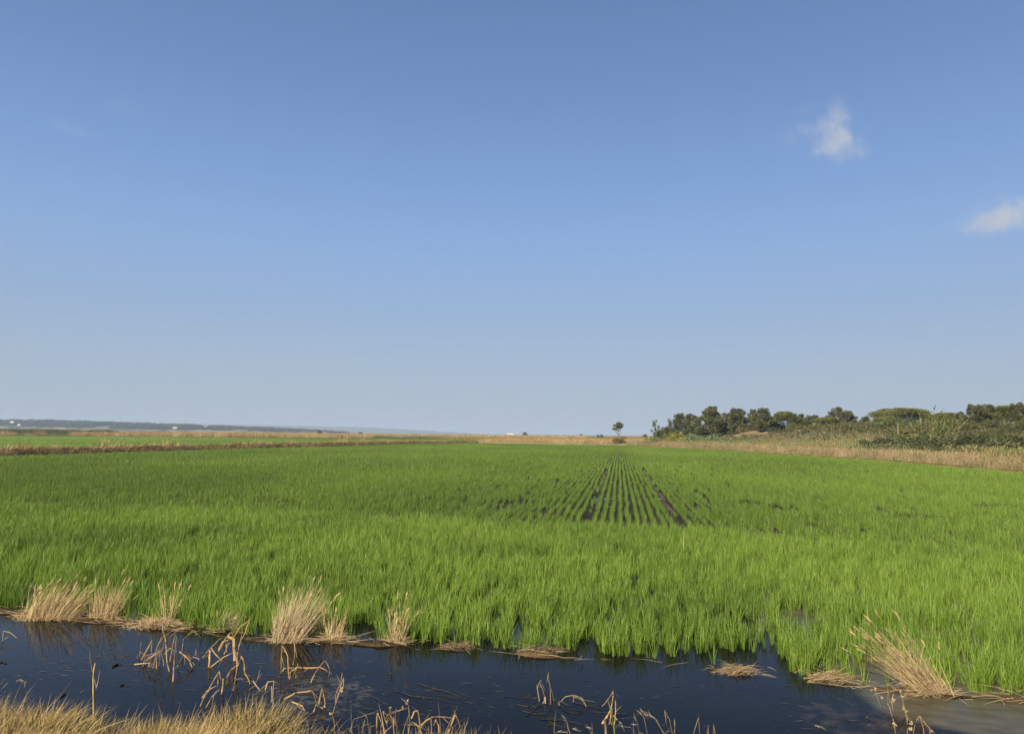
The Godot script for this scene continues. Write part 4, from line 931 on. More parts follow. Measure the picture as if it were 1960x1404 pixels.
# ------------------------------------------------------------------ reeds, thickets and canes on the right
func clump(count: int, radius: float, low: float, high: float, lean: float, width: float, heads: float) -> Shape:
	var s := Shape.new()
	for k in count:
		var a := R(0, TAU)
		var b := Vector3(cos(R(0, TAU)), 0, sin(R(0, TAU))) * radius * sqrt(rng.randf())
		var out := Vector3(cos(a), 0, sin(a))
		var len := R(low, high)
		var t := R(0.75, 1.2)
		var col := Color(t, t * R(0.94, 1.0), t * R(0.85, 1.0))
		var reach := (Vector3.UP + out * R(0.0, lean)).normalized() * len
		var sag := out * len * R(0.0, lean) * 0.8
		var side := Vector3(cos(a + R(0.6, 2.5)), 0, sin(a + R(0.6, 2.5))).normalized()
		s.blade(b, reach, sag, side, width * R(0.7, 1.3), 2, col)
		if rng.randf() < heads:
			var p := b + reach * 0.93 + sag * 0.86
			s.blade(p, (reach + sag * 2.0).normalized() * len * 0.16, out * 0.03, side, width * 2.6, 2, col * Color(1.08, 0.98, 0.92))
	return s

func build_right_side() -> void:
	var dry := leafy(0.85, 0.35, 0.2)
	# tall dry grass along the field
	var s0 := clump(20, 0.28, 0.3, 0.82, 0.28, 0.014, 0.5).mesh(dry)
	var s1 := clump(20, 0.28, 0.3, 0.74, 0.45, 0.014, 0.4).mesh(dry)
	var belt := thing("dry_grass_belt", Vector3.ZERO, "belt of tall tan dry grass along the side of the rice field", "dry grass", "", "stuff")
	var belt2 := thing("green_reed_belt", Vector3.ZERO, "belt of grey green reeds behind the tan dry grass", "reeds", "", "stuff")
	for mesh_no in 2:
		var w: Array[Transform3D] = []
		var c := PackedColorArray()
		var w2: Array[Transform3D] = []
		var c2 := PackedColorArray()
		for k in 9000:
			var d := 18.0 + 112.0 * pow(rng.randf(), 1.3)
			var o := R(0.2, 15.0)
			var x := along(RIGHT_EDGE, d) + o
			if x > d * 0.82 + 4.0: continue
			var y := 0.2 if o < 8.0 else maxf(land(x, d), 0.15)
			var p := noise.get_noise_2d(x * 14.0, d * 5.0)
			var split := 3.6 + 4.5 * p - maxf(0.0, d - 75.0) * 0.03
			var z := R(0.8, 1.15)
			if o < split:
				if o < 0.6: z *= 0.55
				var col := Color(0.35, 0.277, 0.18).lerp(Color(0.27, 0.235, 0.145), clampf(0.5 + 2.0 * noise.get_noise_2d(x * 30.0, d * 12.0), 0.0, 1.0))
				if rng.randf() < 0.2: col = Color(0.15, 0.17, 0.075)
				w.append(Transform3D(Basis(Vector3.UP, R(0, TAU)).scaled(Vector3(1.15, z * 0.95, 1.15)), P(x, d, y)))
				c.append(col * R(0.8, 1.15))
			else:
				var tall := R(1.15, 1.7) if d < 80.0 else R(0.9, 1.5)
				var col := Color(0.15, 0.18, 0.07).lerp(Color(0.13, 0.185, 0.1), clampf(0.5 + 2.0 * noise.get_noise_2d(x * 20.0 + 99.0, d * 10.0), 0.0, 1.0))
				if rng.randf() < 0.38: col = Color(0.30, 0.24, 0.135)
				w2.append(Transform3D(Basis(Vector3.UP, R(0, TAU)).scaled(Vector3(1.25, tall, 1.25)), P(x, d, y - 0.05)))
				c2.append(col * R(0.8, 1.15))
		many("stems", s0 if mesh_no == 0 else s1, w, c, belt)
		many("stems", s0 if mesh_no == 0 else s1, w2, c2, belt2)
	# bramble thicket
	var leaf := leafy(0.55, 0.35, 0.4)
	var lc := Shape.new()
	for k in 110:
		var p := Vector3(rng.randfn(), rng.randfn(), rng.randfn()).normalized() * pow(rng.randf(), 0.33) * 0.42
		var a := Vector3(R(-1, 1), R(-0.6, 0.6), R(-1, 1)).normalized() * R(0.05, 0.1)
		var b := Vector3(R(-1, 1), R(-0.6, 0.6), R(-1, 1)).normalized() * R(0.04, 0.07)
		var t := R(0.7, 1.3)
		lc.quad(p - a, p - b, p + a, p + b, Color(t, t, t))
	var lm := lc.mesh(leaf)
	for q in [["bramble_thicket", "dark green bramble thicket sprawling behind the dry grass", 32.0, 66.0, 4.2, 11.0, 1.4, 2700], ["willow_scrub", "low grey green scrub in front of the bare sand slope", 82.0, 128.0, 9.0, 17.0, 1.0, 800]]:
		var o := thing(q[0], Vector3.ZERO, q[1], "thicket", "", "stuff")
		var w: Array[Transform3D] = []
		var c := PackedColorArray()
		for k in int(q[7]):
			var d := R(q[2], q[3])
			var off := R(q[4], q[5])
			var x := along(RIGHT_EDGE, d) + off
			if x > d * 0.82 + 4.0: continue
			var mid: float = (q[4] + q[5]) * 0.5
			var prof: float = sqrt(maxf(0.05, 1.0 - pow((off - mid) / (q[5] - q[4]) * 1.9, 2.0)))
			var top: float = q[6] * prof * (0.85 + 0.55 * noise.get_noise_2d(x * 22.0, d * 22.0))
			var y: float = maxf(land(x, d), 0.1) + top * pow(rng.randf(), 0.6)
			var z := R(0.8, 1.5)
			w.append(Transform3D(Basis(Vector3.UP, R(0, TAU)).scaled(Vector3(z, z * 0.8, z)), P(x, d, y)))
			var g := R(0.7, 1.3)
			c.append((Color(0.062, 0.076, 0.03) if rng.randf() < 0.72 else Color(0.125, 0.13, 0.06)) * g if q[0] == "bramble_thicket" else (Color(0.1, 0.118, 0.062) if rng.randf() < 0.6 else Color(0.2, 0.17, 0.095)) * g)
		many("leaves", lm, w, c, o)
	# giant cane: arching stems with long leaves
	var cane_mat := leafy(0.6, 0.5, 0.35)
	var cane := thing("giant_cane", P(36.2, 61.0, 0.2), "tall arching giant cane clump rising above the bramble thicket", "cane")
	for k in 64:
		var s := Shape.new()
		var a := R(0, TAU)
		var lean := R(0.05, 0.55)
		var out := Vector3(cos(a), 0, sin(a) * 0.7)
		if k < 14: out = Vector3(-1, 0, R(-0.4, 0.4)).normalized(); lean = R(0.4, 1.0)
		if k > 54: out = Vector3(1, 0, R(-0.4, 0.4)).normalized(); lean = R(0.3, 0.6)
		var len := R(2.6, 4.6)
		var base := Vector3(R(-1.3, 1.6), 0, R(-0.9, 0.9))
		var pts := PackedVector3Array()
		var rad := PackedFloat32Array()
		for t in 7:
			var u := t / 6.0
			pts.push_back(base + (Vector3.UP + out * lean * 0.5).normalized() * len * u + out * len * lean * 0.5 * u * u - Vector3.UP * len * lean * 0.22 * u * u)
			rad.push_back(0.022 * (1.0 - 0.8 * u))
		var old := rng.randf() < 0.14
		var green := Color(0.36, 0.30, 0.15) if old else Color(0.135, 0.2, 0.06) * R(0.8, 1.3)
		s.tube(pts, rad, 5, 1.0, Color(0.3, 0.29, 0.13))
		for t in 26:
			var u := R(0.2, 1.0)
			var f := u * 6.0
			var j := mini(int(f), 5)
			var p := pts[j].lerp(pts[j + 1], f - j)
			var b := R(0, TAU)
			var o2 := Vector3(cos(b), 0, sin(b))
			s.blade(p, (o2 + Vector3.UP * R(0.4, 1.3)).normalized() * R(0.35, 0.7), Vector3.DOWN * R(0.05, 0.35), o2.cross(Vector3.UP), R(0.05, 0.085), 3, green * R(0.8, 1.2))
		part("cane_stem", s.mesh(cane_mat), cane)
	# a thin bare post in front of the pines
	var ps := Shape.new()
	ps.tube(PackedVector3Array([Vector3(0, -0.3, 0), Vector3(0, 1.6, 0), Vector3(0.02, 3.1, 0)]), PackedFloat32Array([0.05, 0.045, 0.04]), 8, 1.0, Color(0.3, 0.25, 0.18))
	var post := thing("wooden_post", P(43.2, 79.0, 0.3), "thin pale post standing at the edge of the bramble thicket", "post")
	part("shaft", ps.mesh(leafy(0.9, 0.0)), post)


# ------------------------------------------------------------------ trees
func puff(s: Shape, c: Vector3, r: Vector3, n: int, size: float, col: Color) -> void:
	for k in n:
		var u := Vector3(rng.randfn(), rng.randfn(), rng.randfn()).normalized()
		var p := c + u * r * R(0.55, 1.05)
		var dir := (u + Vector3(R(-0.7, 0.7), R(-0.2, 0.9), R(-0.7, 0.7))).normalized()
		var side := dir.cross(Vector3(R(-1, 1), R(-1, 1), R(-1, 1))).normalized()
		var t := R(0.75, 1.25)
		s.tri(p - side * size * 0.27, p + side * size * 0.27, p + dir * size * R(0.9, 1.7), col * Color(t, t, t))

func pine(x: float, d: float, summit: float, w: float, kind: String, label: String, group := "pines on the dune") -> void:
	var ground := maxf(land(x, d), 0.1)
	var h := maxf(summit - ground, 0.8)
	var o := thing("pine_tree", P(x, d, ground - 0.1), label, "tree", group)
	var bark := Color(0.12, 0.085, 0.06) * R(0.8, 1.3)
	var tr := Shape.new()
	var bend := Vector3(R(-0.06, 0.06), 0, R(-0.06, 0.06)) * h
	var top := 0.92 if kind == "umbrella" else 0.97
	if kind == "umbrella": top = 0.74
	var pts := PackedVector3Array()
	var rad := PackedFloat32Array()
	for k in 7:
		var t := k / 6.0
		pts.push_back(Vector3(0, h * top * t, 0) + bend * sin(t * 2.4))
		rad.push_back(h * 0.022 * (1.0 - 0.8 * t))
	tr.tube(pts, rad, 7, 1.0, bark, bark * 1.5)
	var needles := Shape.new()
	var base := Color(0.076, 0.088, 0.032)
	if kind == "umbrella": base = Color(0.096, 0.108, 0.032)
	var face := clampf(d * 0.0015, 0.12, 0.6)
	var limbs := Shape.new()
	var count := int(26 + w * 7.0)
	if kind == "sparse": count = 13
	if kind == "lone": count = 20
	if kind == "bush": count = 20
	for k in count:
		var a := R(0, TAU)
		var t: float
		var rr: float
		var c: Vector3
		var size: Vector3
		if kind == "umbrella":
			rr = sqrt(rng.randf()) * 0.46
			c = Vector3(cos(a) * rr * w, h * (0.62 + 0.30 * sqrt(maxf(0.0, 1.0 - pow(rr / 0.5, 2.0)))) , sin(a) * rr * w)
			size = Vector3(w * R(0.09, 0.13), h * R(0.07, 0.10), w * R(0.09, 0.13))
			if rng.randf() < 0.4: c.y -= h * R(0.08, 0.3)
		elif kind == "bush":
			rr = sqrt(rng.randf()) * 0.42
			t = rng.randf()
			c = Vector3(cos(a) * rr * w, h * (0.15 + 0.72 * t * sqrt(1.0 - rr * rr * 3.5)), sin(a) * rr * w)
			size = Vector3(w * 0.16, h * 0.16, w * 0.16)
		elif kind == "lone":
			t = sqrt(rng.randf())
			rr = R(0.05, 0.46)
			c = Vector3(cos(a) * rr * w - (0.12 * w if t < 0.4 else -0.02 * w), h * (0.62 + 0.36 * t - 0.3 * rr), sin(a) * rr * w)
			size = Vector3(w * 0.13, h * 0.05, w * 0.13)
		else:
			t = pow((k + 0.5) / count, 0.85)
			var shape := sin(PI * clampf(0.16 + t * 0.80, 0.0, 1.0))
			rr = R(0.12, 0.44) * (0.3 + 0.75 * shape)
			if kind == "sparse": rr *= 0.9
			c = Vector3(cos(a) * rr * w * 1.2, h * ((0.12 if kind == "maritime" else 0.22) + (0.83 if kind == "maritime" else 0.73) * t), sin(a) * rr * w) + bend * sin(t * 2.4)
			size = Vector3(w * R(0.09, 0.15), h * R(0.045, 0.085), w * R(0.09, 0.15)) * (1.15 - 0.4 * t)
			if kind == "sparse": size *= 0.8
		var g := R(0.72, 1.3)
		var area := size.x * size.y * 4.0 * PI
		puff(needles, c, size, clampi(int(area * 1.7 / (face * face * 0.4)), 24, 230), face, base * Color(g * R(0.92, 1.1), g, g))
		var from := pts[clampi(int((c.y / h - 0.18) / top * 6.0), 1, 5)]
		limbs.tube(PackedVector3Array([from, from.lerp(c, 0.55) + Vector3(0, -0.03 * h, 0), c]), PackedFloat32Array([h * 0.008, h * 0.006, h * 0.003]), 5, 1.0, bark)
	if kind == "lone":
		tr.tube(PackedVector3Array([Vector3(0, h * 0.12, 0), Vector3(w * 0.14, h * 0.4, 0), Vector3(w * 0.2, h * 0.72, 0)]), PackedFloat32Array([h * 0.018, h * 0.013, h * 0.006]), 6, 1.0, bark)
	var bm := leafy(0.95, 0.0, 0.1)
	var trunk := part("trunk", tr.mesh(bm), o)
	part("limbs", limbs.mesh(bm), trunk, "stuff")
	part("crown", needles.mesh(leafy(0.6, 0.3, 0.4)), o)

func build_pines() -> void:
	for q in PINES:
		pine(q[0], q[1], q[2], q[3], q[4], q[5], q[6])
	# scrub on the dune
	var s := Shape.new()
	puff(s, Vector3(0, 0.45, 0), Vector3(0.8, 0.5, 0.8), 150, 0.2, Color.WHITE)
	puff(s, Vector3(0.5, 0.3, 0.2), Vector3(0.5, 0.35, 0.5), 70, 0.2, Color.WHITE)
	var m := s.mesh(leafy(0.8, 0.2))
	var o := thing("dune_scrub", Vector3.ZERO, "low brown green scrub scattered over the sandy rise under the pines", "scrub", "", "stuff")
	var w: Array[Transform3D] = []
	var c := PackedColorArray()
	for k in 5200:
		var d := R(62.0, 190.0)
		var x := R(0.17, 0.82) * d
		var y := land(x, d)
		if x < along(RIGHT_EDGE, d) + 15.0 or noise.get_noise_2d(x * 9.0, d * 9.0 + 40.0) < -0.02 + R(-0.1, 0.1): continue
		if x / d > 0.27 and x / d < 0.44 and d < 142.0 and rng.randf() < 0.85: continue
		var z := R(0.45, 1.15) * (1.0 + 0.5 * smoothstep(1.4, 2.6, y) * rng.randf())
		w.append(Transform3D(Basis(Vector3.UP, R(0, TAU)).scaled(Vector3(z * 1.2, z, z * 1.2)), P(x, d, y - 0.1)))
		c.append((Color(0.115, 0.1, 0.05) if rng.randf() < 0.3 else Color(0.068, 0.08, 0.032)) * R(0.75, 1.3))
	many("leaves", m, w, c, o)
	# yellow green bush at the foot of the dune
	for q in BUSHES:
		var b := Shape.new()
		var col := Color(q[5], q[6], q[7])
		for k in 16:
			puff(b, Vector3(R(-0.4, 0.4) * q[2], q[3] * R(0.2, 0.75), R(-0.3, 0.3) * q[2]), Vector3(q[2] * 0.16, q[3] * 0.22, q[2] * 0.16), 60, q[4], col * R(0.8, 1.2))
		var t := Shape.new()
		for k in 5:
			t.tube(PackedVector3Array([Vector3(R(-0.1, 0.1), -0.2, 0), Vector3(R(-0.3, 0.3) * q[2], q[3] * 0.5, R(-0.2, 0.2) * q[2])]), PackedFloat32Array([0.05, 0.02]), 5, 1.0, Color(0.1, 0.07, 0.05))
		var bush := thing("bush", P(q[0], q[1], maxf(land(q[0], q[1]), 0.1)), q[8], "bush")
		part("foliage", b.mesh(leafy(0.75, 0.3)), bush)
		part("branches", t.mesh(leafy(0.95, 0.0)), bush, "stuff")


# ------------------------------------------------------------------ the plain beyond the fields
func build_far_plain() -> void:
	var dry := leafy(0.9, 0.25, 0.15)
	var s := clump(70, 1.3, 0.5, 1.15, 0.3, 0.05, 0.3).mesh(dry)
	# bands: called, label, d from, d to, x/d from, x/d to, how many, height, colour, bank-following
	for q in BANDS:
		var o := thing(q[0], Vector3.ZERO, q[1], q[10], "", "stuff")
		var w: Array[Transform3D] = []
		var c := PackedColorArray()
		for k in int(q[6]):
			var d := R(q[2], q[3])
			var x := R(q[4], q[5]) * d
			if noise.get_noise_2d(x * 2.0, d * 7.0 + q[2]) < -0.18: continue
			if in_field(x, d) or (x < along(LEFT_EDGE, d) and d < 226.0): continue
			var z := R(0.75, 1.2) * float(q[7])
			var grow := maxf(1.0, d / 220.0)
			w.append(Transform3D(Basis(Vector3.UP, R(0, TAU)).scaled(Vector3(grow, z, grow)), P(x, d, maxf(land(x, d), 0.1) - 0.05)))
			c.append((q[8] as Color).lerp(q[9], rng.randf()) * R(0.8, 1.2))
		many("stems", s, w, c, o)
	# tufts of pale grass on the bank between the paddies
	var tan := leafy(0.85, 0.35, 0.2)
	tan.albedo_color = Color(0.42, 0.315, 0.18).linear_to_srgb()
	var tuft := clump(130, 0.55, 0.2, 0.52, 0.8, 0.02, 0.3).mesh(tan)
	var first: Node3D
	for k in BANK_TUFTS.size():
		var q: Array = BANK_TUFTS[k]
		var o := thing("bank_tuft", P(q[0], q[1], q[2]), q[4], "grass tuft", "pale tufts on the far bank")
		var p := part("blades", tuft, o, "stuff")
		p.scale = Vector3(q[3] * 1.2, q[3], q[3] * 1.2)
		p.rotation.y = k * 1.7
	# thin straw on that bank
	var litter := thing("bank_straw", Vector3.ZERO, "short pale straw along the top of the brown earth bank", "straw", "", "stuff")
	var straw := clump(34, 0.28, 0.1, 0.34, 1.0, 0.018, 0.0).mesh(leafy(0.85, 0.3, 0.2))
	var w: Array[Transform3D] = []
	var c := PackedColorArray()
	for k in 8000:
		var d := R(28.0, 136.0)
		var off := R(-2.2, -0.05)
		if noise.get_noise_2d(d * 60.0, off * 60.0) < -0.12: continue
		w.append(Transform3D(Basis(Vector3.UP, R(0, TAU)).scaled(Vector3.ONE * R(0.8, 1.7)), P(along(LEFT_EDGE, d) + off, d, 0.34 - 0.4 * absf(off + 1.3) + 0.05)))
		c.append((Color(0.09, 0.12, 0.035) if rng.randf() < 0.2 else Color(0.40, 0.31, 0.18).lerp(Color(0.16, 0.115, 0.065), rng.randf() * rng.randf())) * R(0.8, 1.15))
	many("stems", straw, w, c, litter)


# ------------------------------------------------------------------ the ditch's far edge
func build_ditch_bank() -> void:
	# broken sill of mud
	var s := Shape.new()
	var rows := 420
	var w := 11
	var mud := Color(0.05, 0.036, 0.023)
	var straw := Color(0.13, 0.095, 0.055)
	for k in rows:
		var x := -12.0 + 22.0 * k / (rows - 1)
		var d := along(DITCH_EDGE, x)
		var lift := -0.035 + 0.05 * noise.get_noise_2d(x * 110.0, 3.0)
		for q in SILL:
			lift = maxf(lift, q[2] * smoothstep(q[1], q[1] * 0.5, absf(x - q[0])) + 0.02 * noise.get_noise_2d(x * 300.0, 9.0) - 0.01)
		var wide := 0.15 + 0.06 * noise.get_noise_2d(x * 70.0, 20.0)
		for j in w:
			var o := (j - 5) / 5.0
			var dd := d + o * wide + 0.05 * noise.get_noise_2d(x * 120.0, 55.0)
			var y := lerpf(lift, -0.3, o * o) + 0.025 * noise.get_noise_2d(x * 420.0, dd * 420.0)
			s.v.push_back(P(x, dd, y))
			s.c.push_back(mud.lerp(straw, clampf(0.4 + 1.6 * noise.get_noise_2d(x * 260.0, dd * 260.0 + 31.0), 0.0, 1.0)))
	finish_grid(s, rows, w)
	single("mud_sill", s.mesh(earth(0.5, 12.0, 0.75)), "broken sill of dark mud along the edge of the rice", "mud bank", "", "structure")

	# straw and fallen blades on it
	var litter := thing("straw_litter", Vector3.ZERO, "fallen straw strewn on the mud sill beside the ditch", "straw", "", "stuff")
	var l := Shape.new()
	for k in 1300:
		var x := R(-7.0, 5.0)
		var best := 0.0
		for q in SILL: best = maxf(best, smoothstep(q[1] * 1.1, q[1] * 0.5, absf(x - q[0])) * (0.4 + 5.0 * q[2]))
		if rng.randf() > best + 0.06: continue
		var d := along(DITCH_EDGE, x) + R(-0.12, 0.1)
		var a := R(0, TAU)
		var dir := Vector3(cos(a), R(-0.06, 0.22), sin(a) * 0.6)
		var t := R(0.6, 1.15)
		l.blade(P(x, d, R(0.01, 0.05)), dir * R(0.06, 0.26), Vector3.DOWN * R(0.0, 0.04), dir.cross(Vector3(0, 1, 0.4)).normalized(), R(0.003, 0.007), 2, Color(0.36, 0.27, 0.155) * t)
	part("stems", l.mesh(leafy(0.8, 0.3)), litter, "stuff")

	for q in TUFTS:
		tuft(q)


# q: x, d, width, height, lean x, lean d, stems, head share, mat width, mat height, label, colour mix
func tuft(q: Array) -> void:
	var o := thing("dry_grass_tuft", P(q[0], q[1], 0.0), q[10], "grass tuft", "dry tufts along the ditch")
	var mat := leafy(0.75, 0.35, 0.25)
	var gold := Color(0.46, 0.35, 0.195)
	var ash := Color(0.42, 0.345, 0.235)
	var base := gold.lerp(ash, q[11]) * float(q[12])
	var s := Shape.new()
	var heads := Shape.new()
	var w: float = q[2]
	var h: float = q[3]
	for k in int(q[6]):
		var u := R(-0.5, 0.5) * w * (0.6 + 0.4 * rng.randf())
		var b := Vector3(u, -0.03 + R(0, 0.02), R(-0.32, 0.32) * minf(w, 0.35))
		var fall := pow(rng.randf(), 1.6)
		var len := h * lerpf(R(0.72, 1.08), R(0.3, 0.7), fall) * (1.0 - 0.5 * pow(absf(u) / w * 2.0, 2.0))
		var dir := Vector3(q[4] + u / w * float(q[13]) + R(-0.17, 0.17) * (1.0 + 2.5 * fall), 1.0, -q[5] + R(-0.22, 0.22) * (1.0 + fall)).normalized()
		var sag := Vector3(dir.x + R(-0.4, 0.4), -0.25, dir.z + R(-0.4, 0.4)) * len * R(0.0, 0.3)
		var t := R(0.72, 1.15)
		var col := base * Color(t, t * R(0.96, 1.03), t * R(0.9, 1.05))
		var side := Vector3(R(0.5, 1), R(-0.3, 0.3), R(-0.8, 0.8)).normalized()
		s.blade(b, dir * len, sag, side, R(0.003, 0.0062), 4, col)
		if rng.randf() < 0.5:
			s.blade(b + dir * len * R(0.15, 0.5), (dir + Vector3(R(-0.9, 0.9), R(-0.4, 0.4), R(-0.9, 0.9))).normalized() * len * R(0.2, 0.45), Vector3.DOWN * len * 0.08, side, R(0.004, 0.007), 2, col * 0.95)
		if rng.randf() < q[7]:
			var p := b + dir * len * 0.93 + sag * 0.88
			var hd := (dir * len + sag * 2.0).normalized()
			for j in 7:
				heads.blade(p + hd * R(0.0, 0.05), (hd + Vector3(R(-0.3, 0.3), R(-0.2, 0.2), R(-0.3, 0.3))).normalized() * R(0.02, 0.05), Vector3.ZERO, side, R(0.004, 0.008), 2, Color(0.47, 0.34, 0.195) * R(0.85, 1.1))
	if int(q[6]) > 0: part("stems", s.mesh(mat), o, "stuff")
	if heads.v.size(): part("seed_heads", heads.mesh(mat), o, "stuff")
	# collapsed straw round its foot
	if q[8] > 0.0:
		var m := Shape.new()
		var mw: float = q[8]
		var mh: float = q[9]
		for k in int(200 + mw * 620):
			var u := rng.randfn() * 0.27
			var v := rng.randfn() * 0.24
			if absf(u) > 0.55 or absf(v) > 0.5: continue
			var y := mh * (1.0 - 3.2 * u * u - 3.2 * v * v) * R(0.35, 1.0)
			var a := R(-0.9, 0.9) + (PI if rng.randf() < 0.5 else 0.0)
			var dir := Vector3(cos(a), R(-0.4, 0.55), sin(a) * 0.8)
			var t := R(0.4, 1.0)
			m.blade(Vector3(u * mw, maxf(y, -0.01), v * mw * 0.42 ), dir * R(0.04, 0.17), Vector3.DOWN * R(0.01, 0.07), dir.cross(Vector3(R(-0.3, 0.3), 1, 0.5)).normalized(), R(0.0025, 0.0055), 3, base * Color(t, t * 0.98, t * 0.95))
		part("straw_mat", m.mesh(mat), o, "stuff")
		# the lump of roots and mud that it grows from
		var lump := Shape.new()
		for k in 9:
			for j in 17:
				var r := k / 8.0
				var g := TAU * j / 16.0
				var wob := 1.0 + 0.25 * noise.get_noise_2d(cos(g) * 90.0 + q[0] * 50.0, sin(g) * 90.0)
				lump.v.push_back(Vector3(cos(g) * r * mw * 0.36 * wob, lerpf(mh * 0.4, -0.12, pow(r, 2.2)) + 0.022 * noise.get_noise_2d(cos(g) * r * 700.0, sin(g) * r * 700.0), sin(g) * r * mw * 0.2 * wob))
				lump.c.push_back(Color(0.07, 0.049, 0.03) * (1.0 + 0.7 * noise.get_noise_2d(g * 300.0, r * 500.0)))
		finish_grid(lump, 9, 17)
		part("root_lump", lump.mesh(leafy(0.9, 0.0, 0.2)), o)


# ------------------------------------------------------------------ bent and broken reeds standing in the ditch
func build_reeds() -> void:
	var dry := leafy(0.7, 0.2, 0.3)
	for q in REEDS:
		var o := thing(q[0], P(q[1].x, -q[1].z, 0.0), q[2], q[3], q[4])
		for r in q[5]:
			var s := Shape.new()
			var pts := PackedVector3Array()
			var rad := PackedFloat32Array()
			var tones := PackedColorArray()
			var src: Array = r[1]
			var n := src.size()
			var g := R(0.62, 1.1)
			var col: Color = [Color(0.43, 0.30, 0.155), Color(0.38, 0.305, 0.19), Color(0.035, 0.028, 0.02), Color(0.12, 0.2, 0.03), Color(0.055, 0.047, 0.03)][r[4]]
			col = col * Color(g, g * R(0.95, 1.02), g * R(0.85, 1.08))
			var wide: float = r[2] * (0.68 if r[0] == "leaf" else 0.62)
			var lowest := 9.0
			for p in src: lowest = minf(lowest, p.y)
			for k in n:
				var p: Vector3 = src[k]
				pts.push_back(p)
				rad.push_back(wide * 0.5 * (1.0 if k < n - 1 or r[3] == 0 else 0.25))
				if k < n - 1:
					# between two folds the stem bows a little
					var nx: Vector3 = src[k + 1]
					var bow := Vector3(R(-1, 1), R(-0.6, 0.8), R(-1, 1)) * p.distance_to(nx) * 0.07
					for t in [0.1, 0.3, 0.5, 0.7, 0.9]:
						var m: Vector3 = p.lerp(nx, t) + bow * 4.0 * t * (1.0 - t)
						pts.push_back(m)
						var taper := 1.0
						if r[3] == 1 and k == n - 2: taper = lerpf(1.0, 0.35, t)
						rad.push_back(wide * 0.5 * taper * R(0.82, 1.12))
			for k in pts.size():
				# brown blotches of rot and dried mud
				var stain := 1.0 if rng.randf() < 0.7 else R(0.35, 0.8)
				tones.push_back(col * Color(stain * R(0.9, 1.08), stain * R(0.88, 1.05), stain * R(0.82, 1.05)))
			s.tube(pts, rad, 6, 0.2 if r[0] == "leaf" else 0.85, col, col, Vector3(R(-0.5, 0.5), R(-0.3, 0.3), 1).normalized() if r[0] == "leaf" else Vector3.ZERO, tones)
			# split fibres hanging off it
			if r[4] < 2:
				for k in rng.randi_range(2, 5):
					var j := rng.randi_range(1, pts.size() - 2)
					var dir := (pts[j + 1] - pts[j - 1]).normalized()
					if rng.randf() < 0.5: dir = -dir
					s.blade(pts[j], (dir + Vector3(R(-0.7, 0.7), R(-0.9, 0.3), R(-0.7, 0.7))).normalized() * R(0.03, 0.11), Vector3.DOWN * R(0.0, 0.04), Vector3(R(-1, 1), R(-0.4, 0.4), R(-1, 1)).normalized(), R(0.002, 0.005), 3, col * R(0.7, 1.05))
			part(r[0], s.mesh(dry), o)
		for r in q[6]:
			# seed pods and spikelets
			var s := Shape.new()
			var p: Vector3 = r[0]
			var z: float = r[1]
			if r[2] == 0:
				for k in 16:
					var a := Vector3(rng.randfn(), rng.randfn(), rng.randfn()).normalized()
					var b := a.cross(Vector3(R(-1, 1), 1, R(-1, 1))).normalized()
					s.quad(p, p + (a + b * 0.5) * z, p + a * z * 1.5, p + (a - b * 0.5) * z, Color(0.4, 0.31, 0.19) * R(0.7, 1.1))
			else:
				var dir: Vector3 = r[3]
				for k in 9:
					s.blade(p + dir * z * 0.12 * k, (dir + Vector3(R(-0.5, 0.5), R(-0.4, 0.5), R(-0.5, 0.5))).normalized() * z * R(0.45, 0.8), Vector3.DOWN * z * 0.06, Vector3(R(-1, 1), R(-0.5, 0.5), 1).normalized(), z * 0.09, 3, Color(0.44, 0.36, 0.24) * R(0.8, 1.1))
			part("seed_pod" if r[2] == 0 else "spikelet", s.mesh(dry), o)


# scraps of reed, husks and straw afloat round the broken reeds
func build_debris() -> void:
	var s := Shape.new()
	for k in 520:
		var c: Array = [[-2.7, 5.75, 0.9, 0.3], [-2.0, 5.35, 0.6, 0.35], [-1.35, 5.3, 0.5, 0.4], [-0.2, 4.9, 0.7, 0.25], [2.2, 4.75, 0.4, 0.3], [-3.4, 5.6, 1.0, 0.5], [0.6, 5.1, 1.6, 0.4]][rng.randi() % 7]
		var x: float = c[0] + rng.randfn() * c[2] * 0.6
		var d: float = c[1] + rng.randfn() * c[3] * 0.7
		if d > along(DITCH_EDGE, x) - 0.12: continue
		var a := R(0, TAU)
		var dir := Vector3(cos(a), 0, sin(a) * 0.45)
		var wet := Color(0.022, 0.018, 0.013) if rng.randf() < 0.6 else Color(0.16, 0.12, 0.07) * R(0.4, 1.1)
		s.blade(P(x, d, 0.004), dir * R(0.015, 0.11), Vector3(R(-0.02, 0.02), 0.001, R(-0.01, 0.01)), dir.cross(Vector3.UP).normalized(), R(0.003, 0.009), 2, wet)
	single("floating_debris", s.mesh(leafy(0.5, 0.0, 0.4)), "scraps of reed and straw afloat among the broken reeds", "debris", "", "stuff")


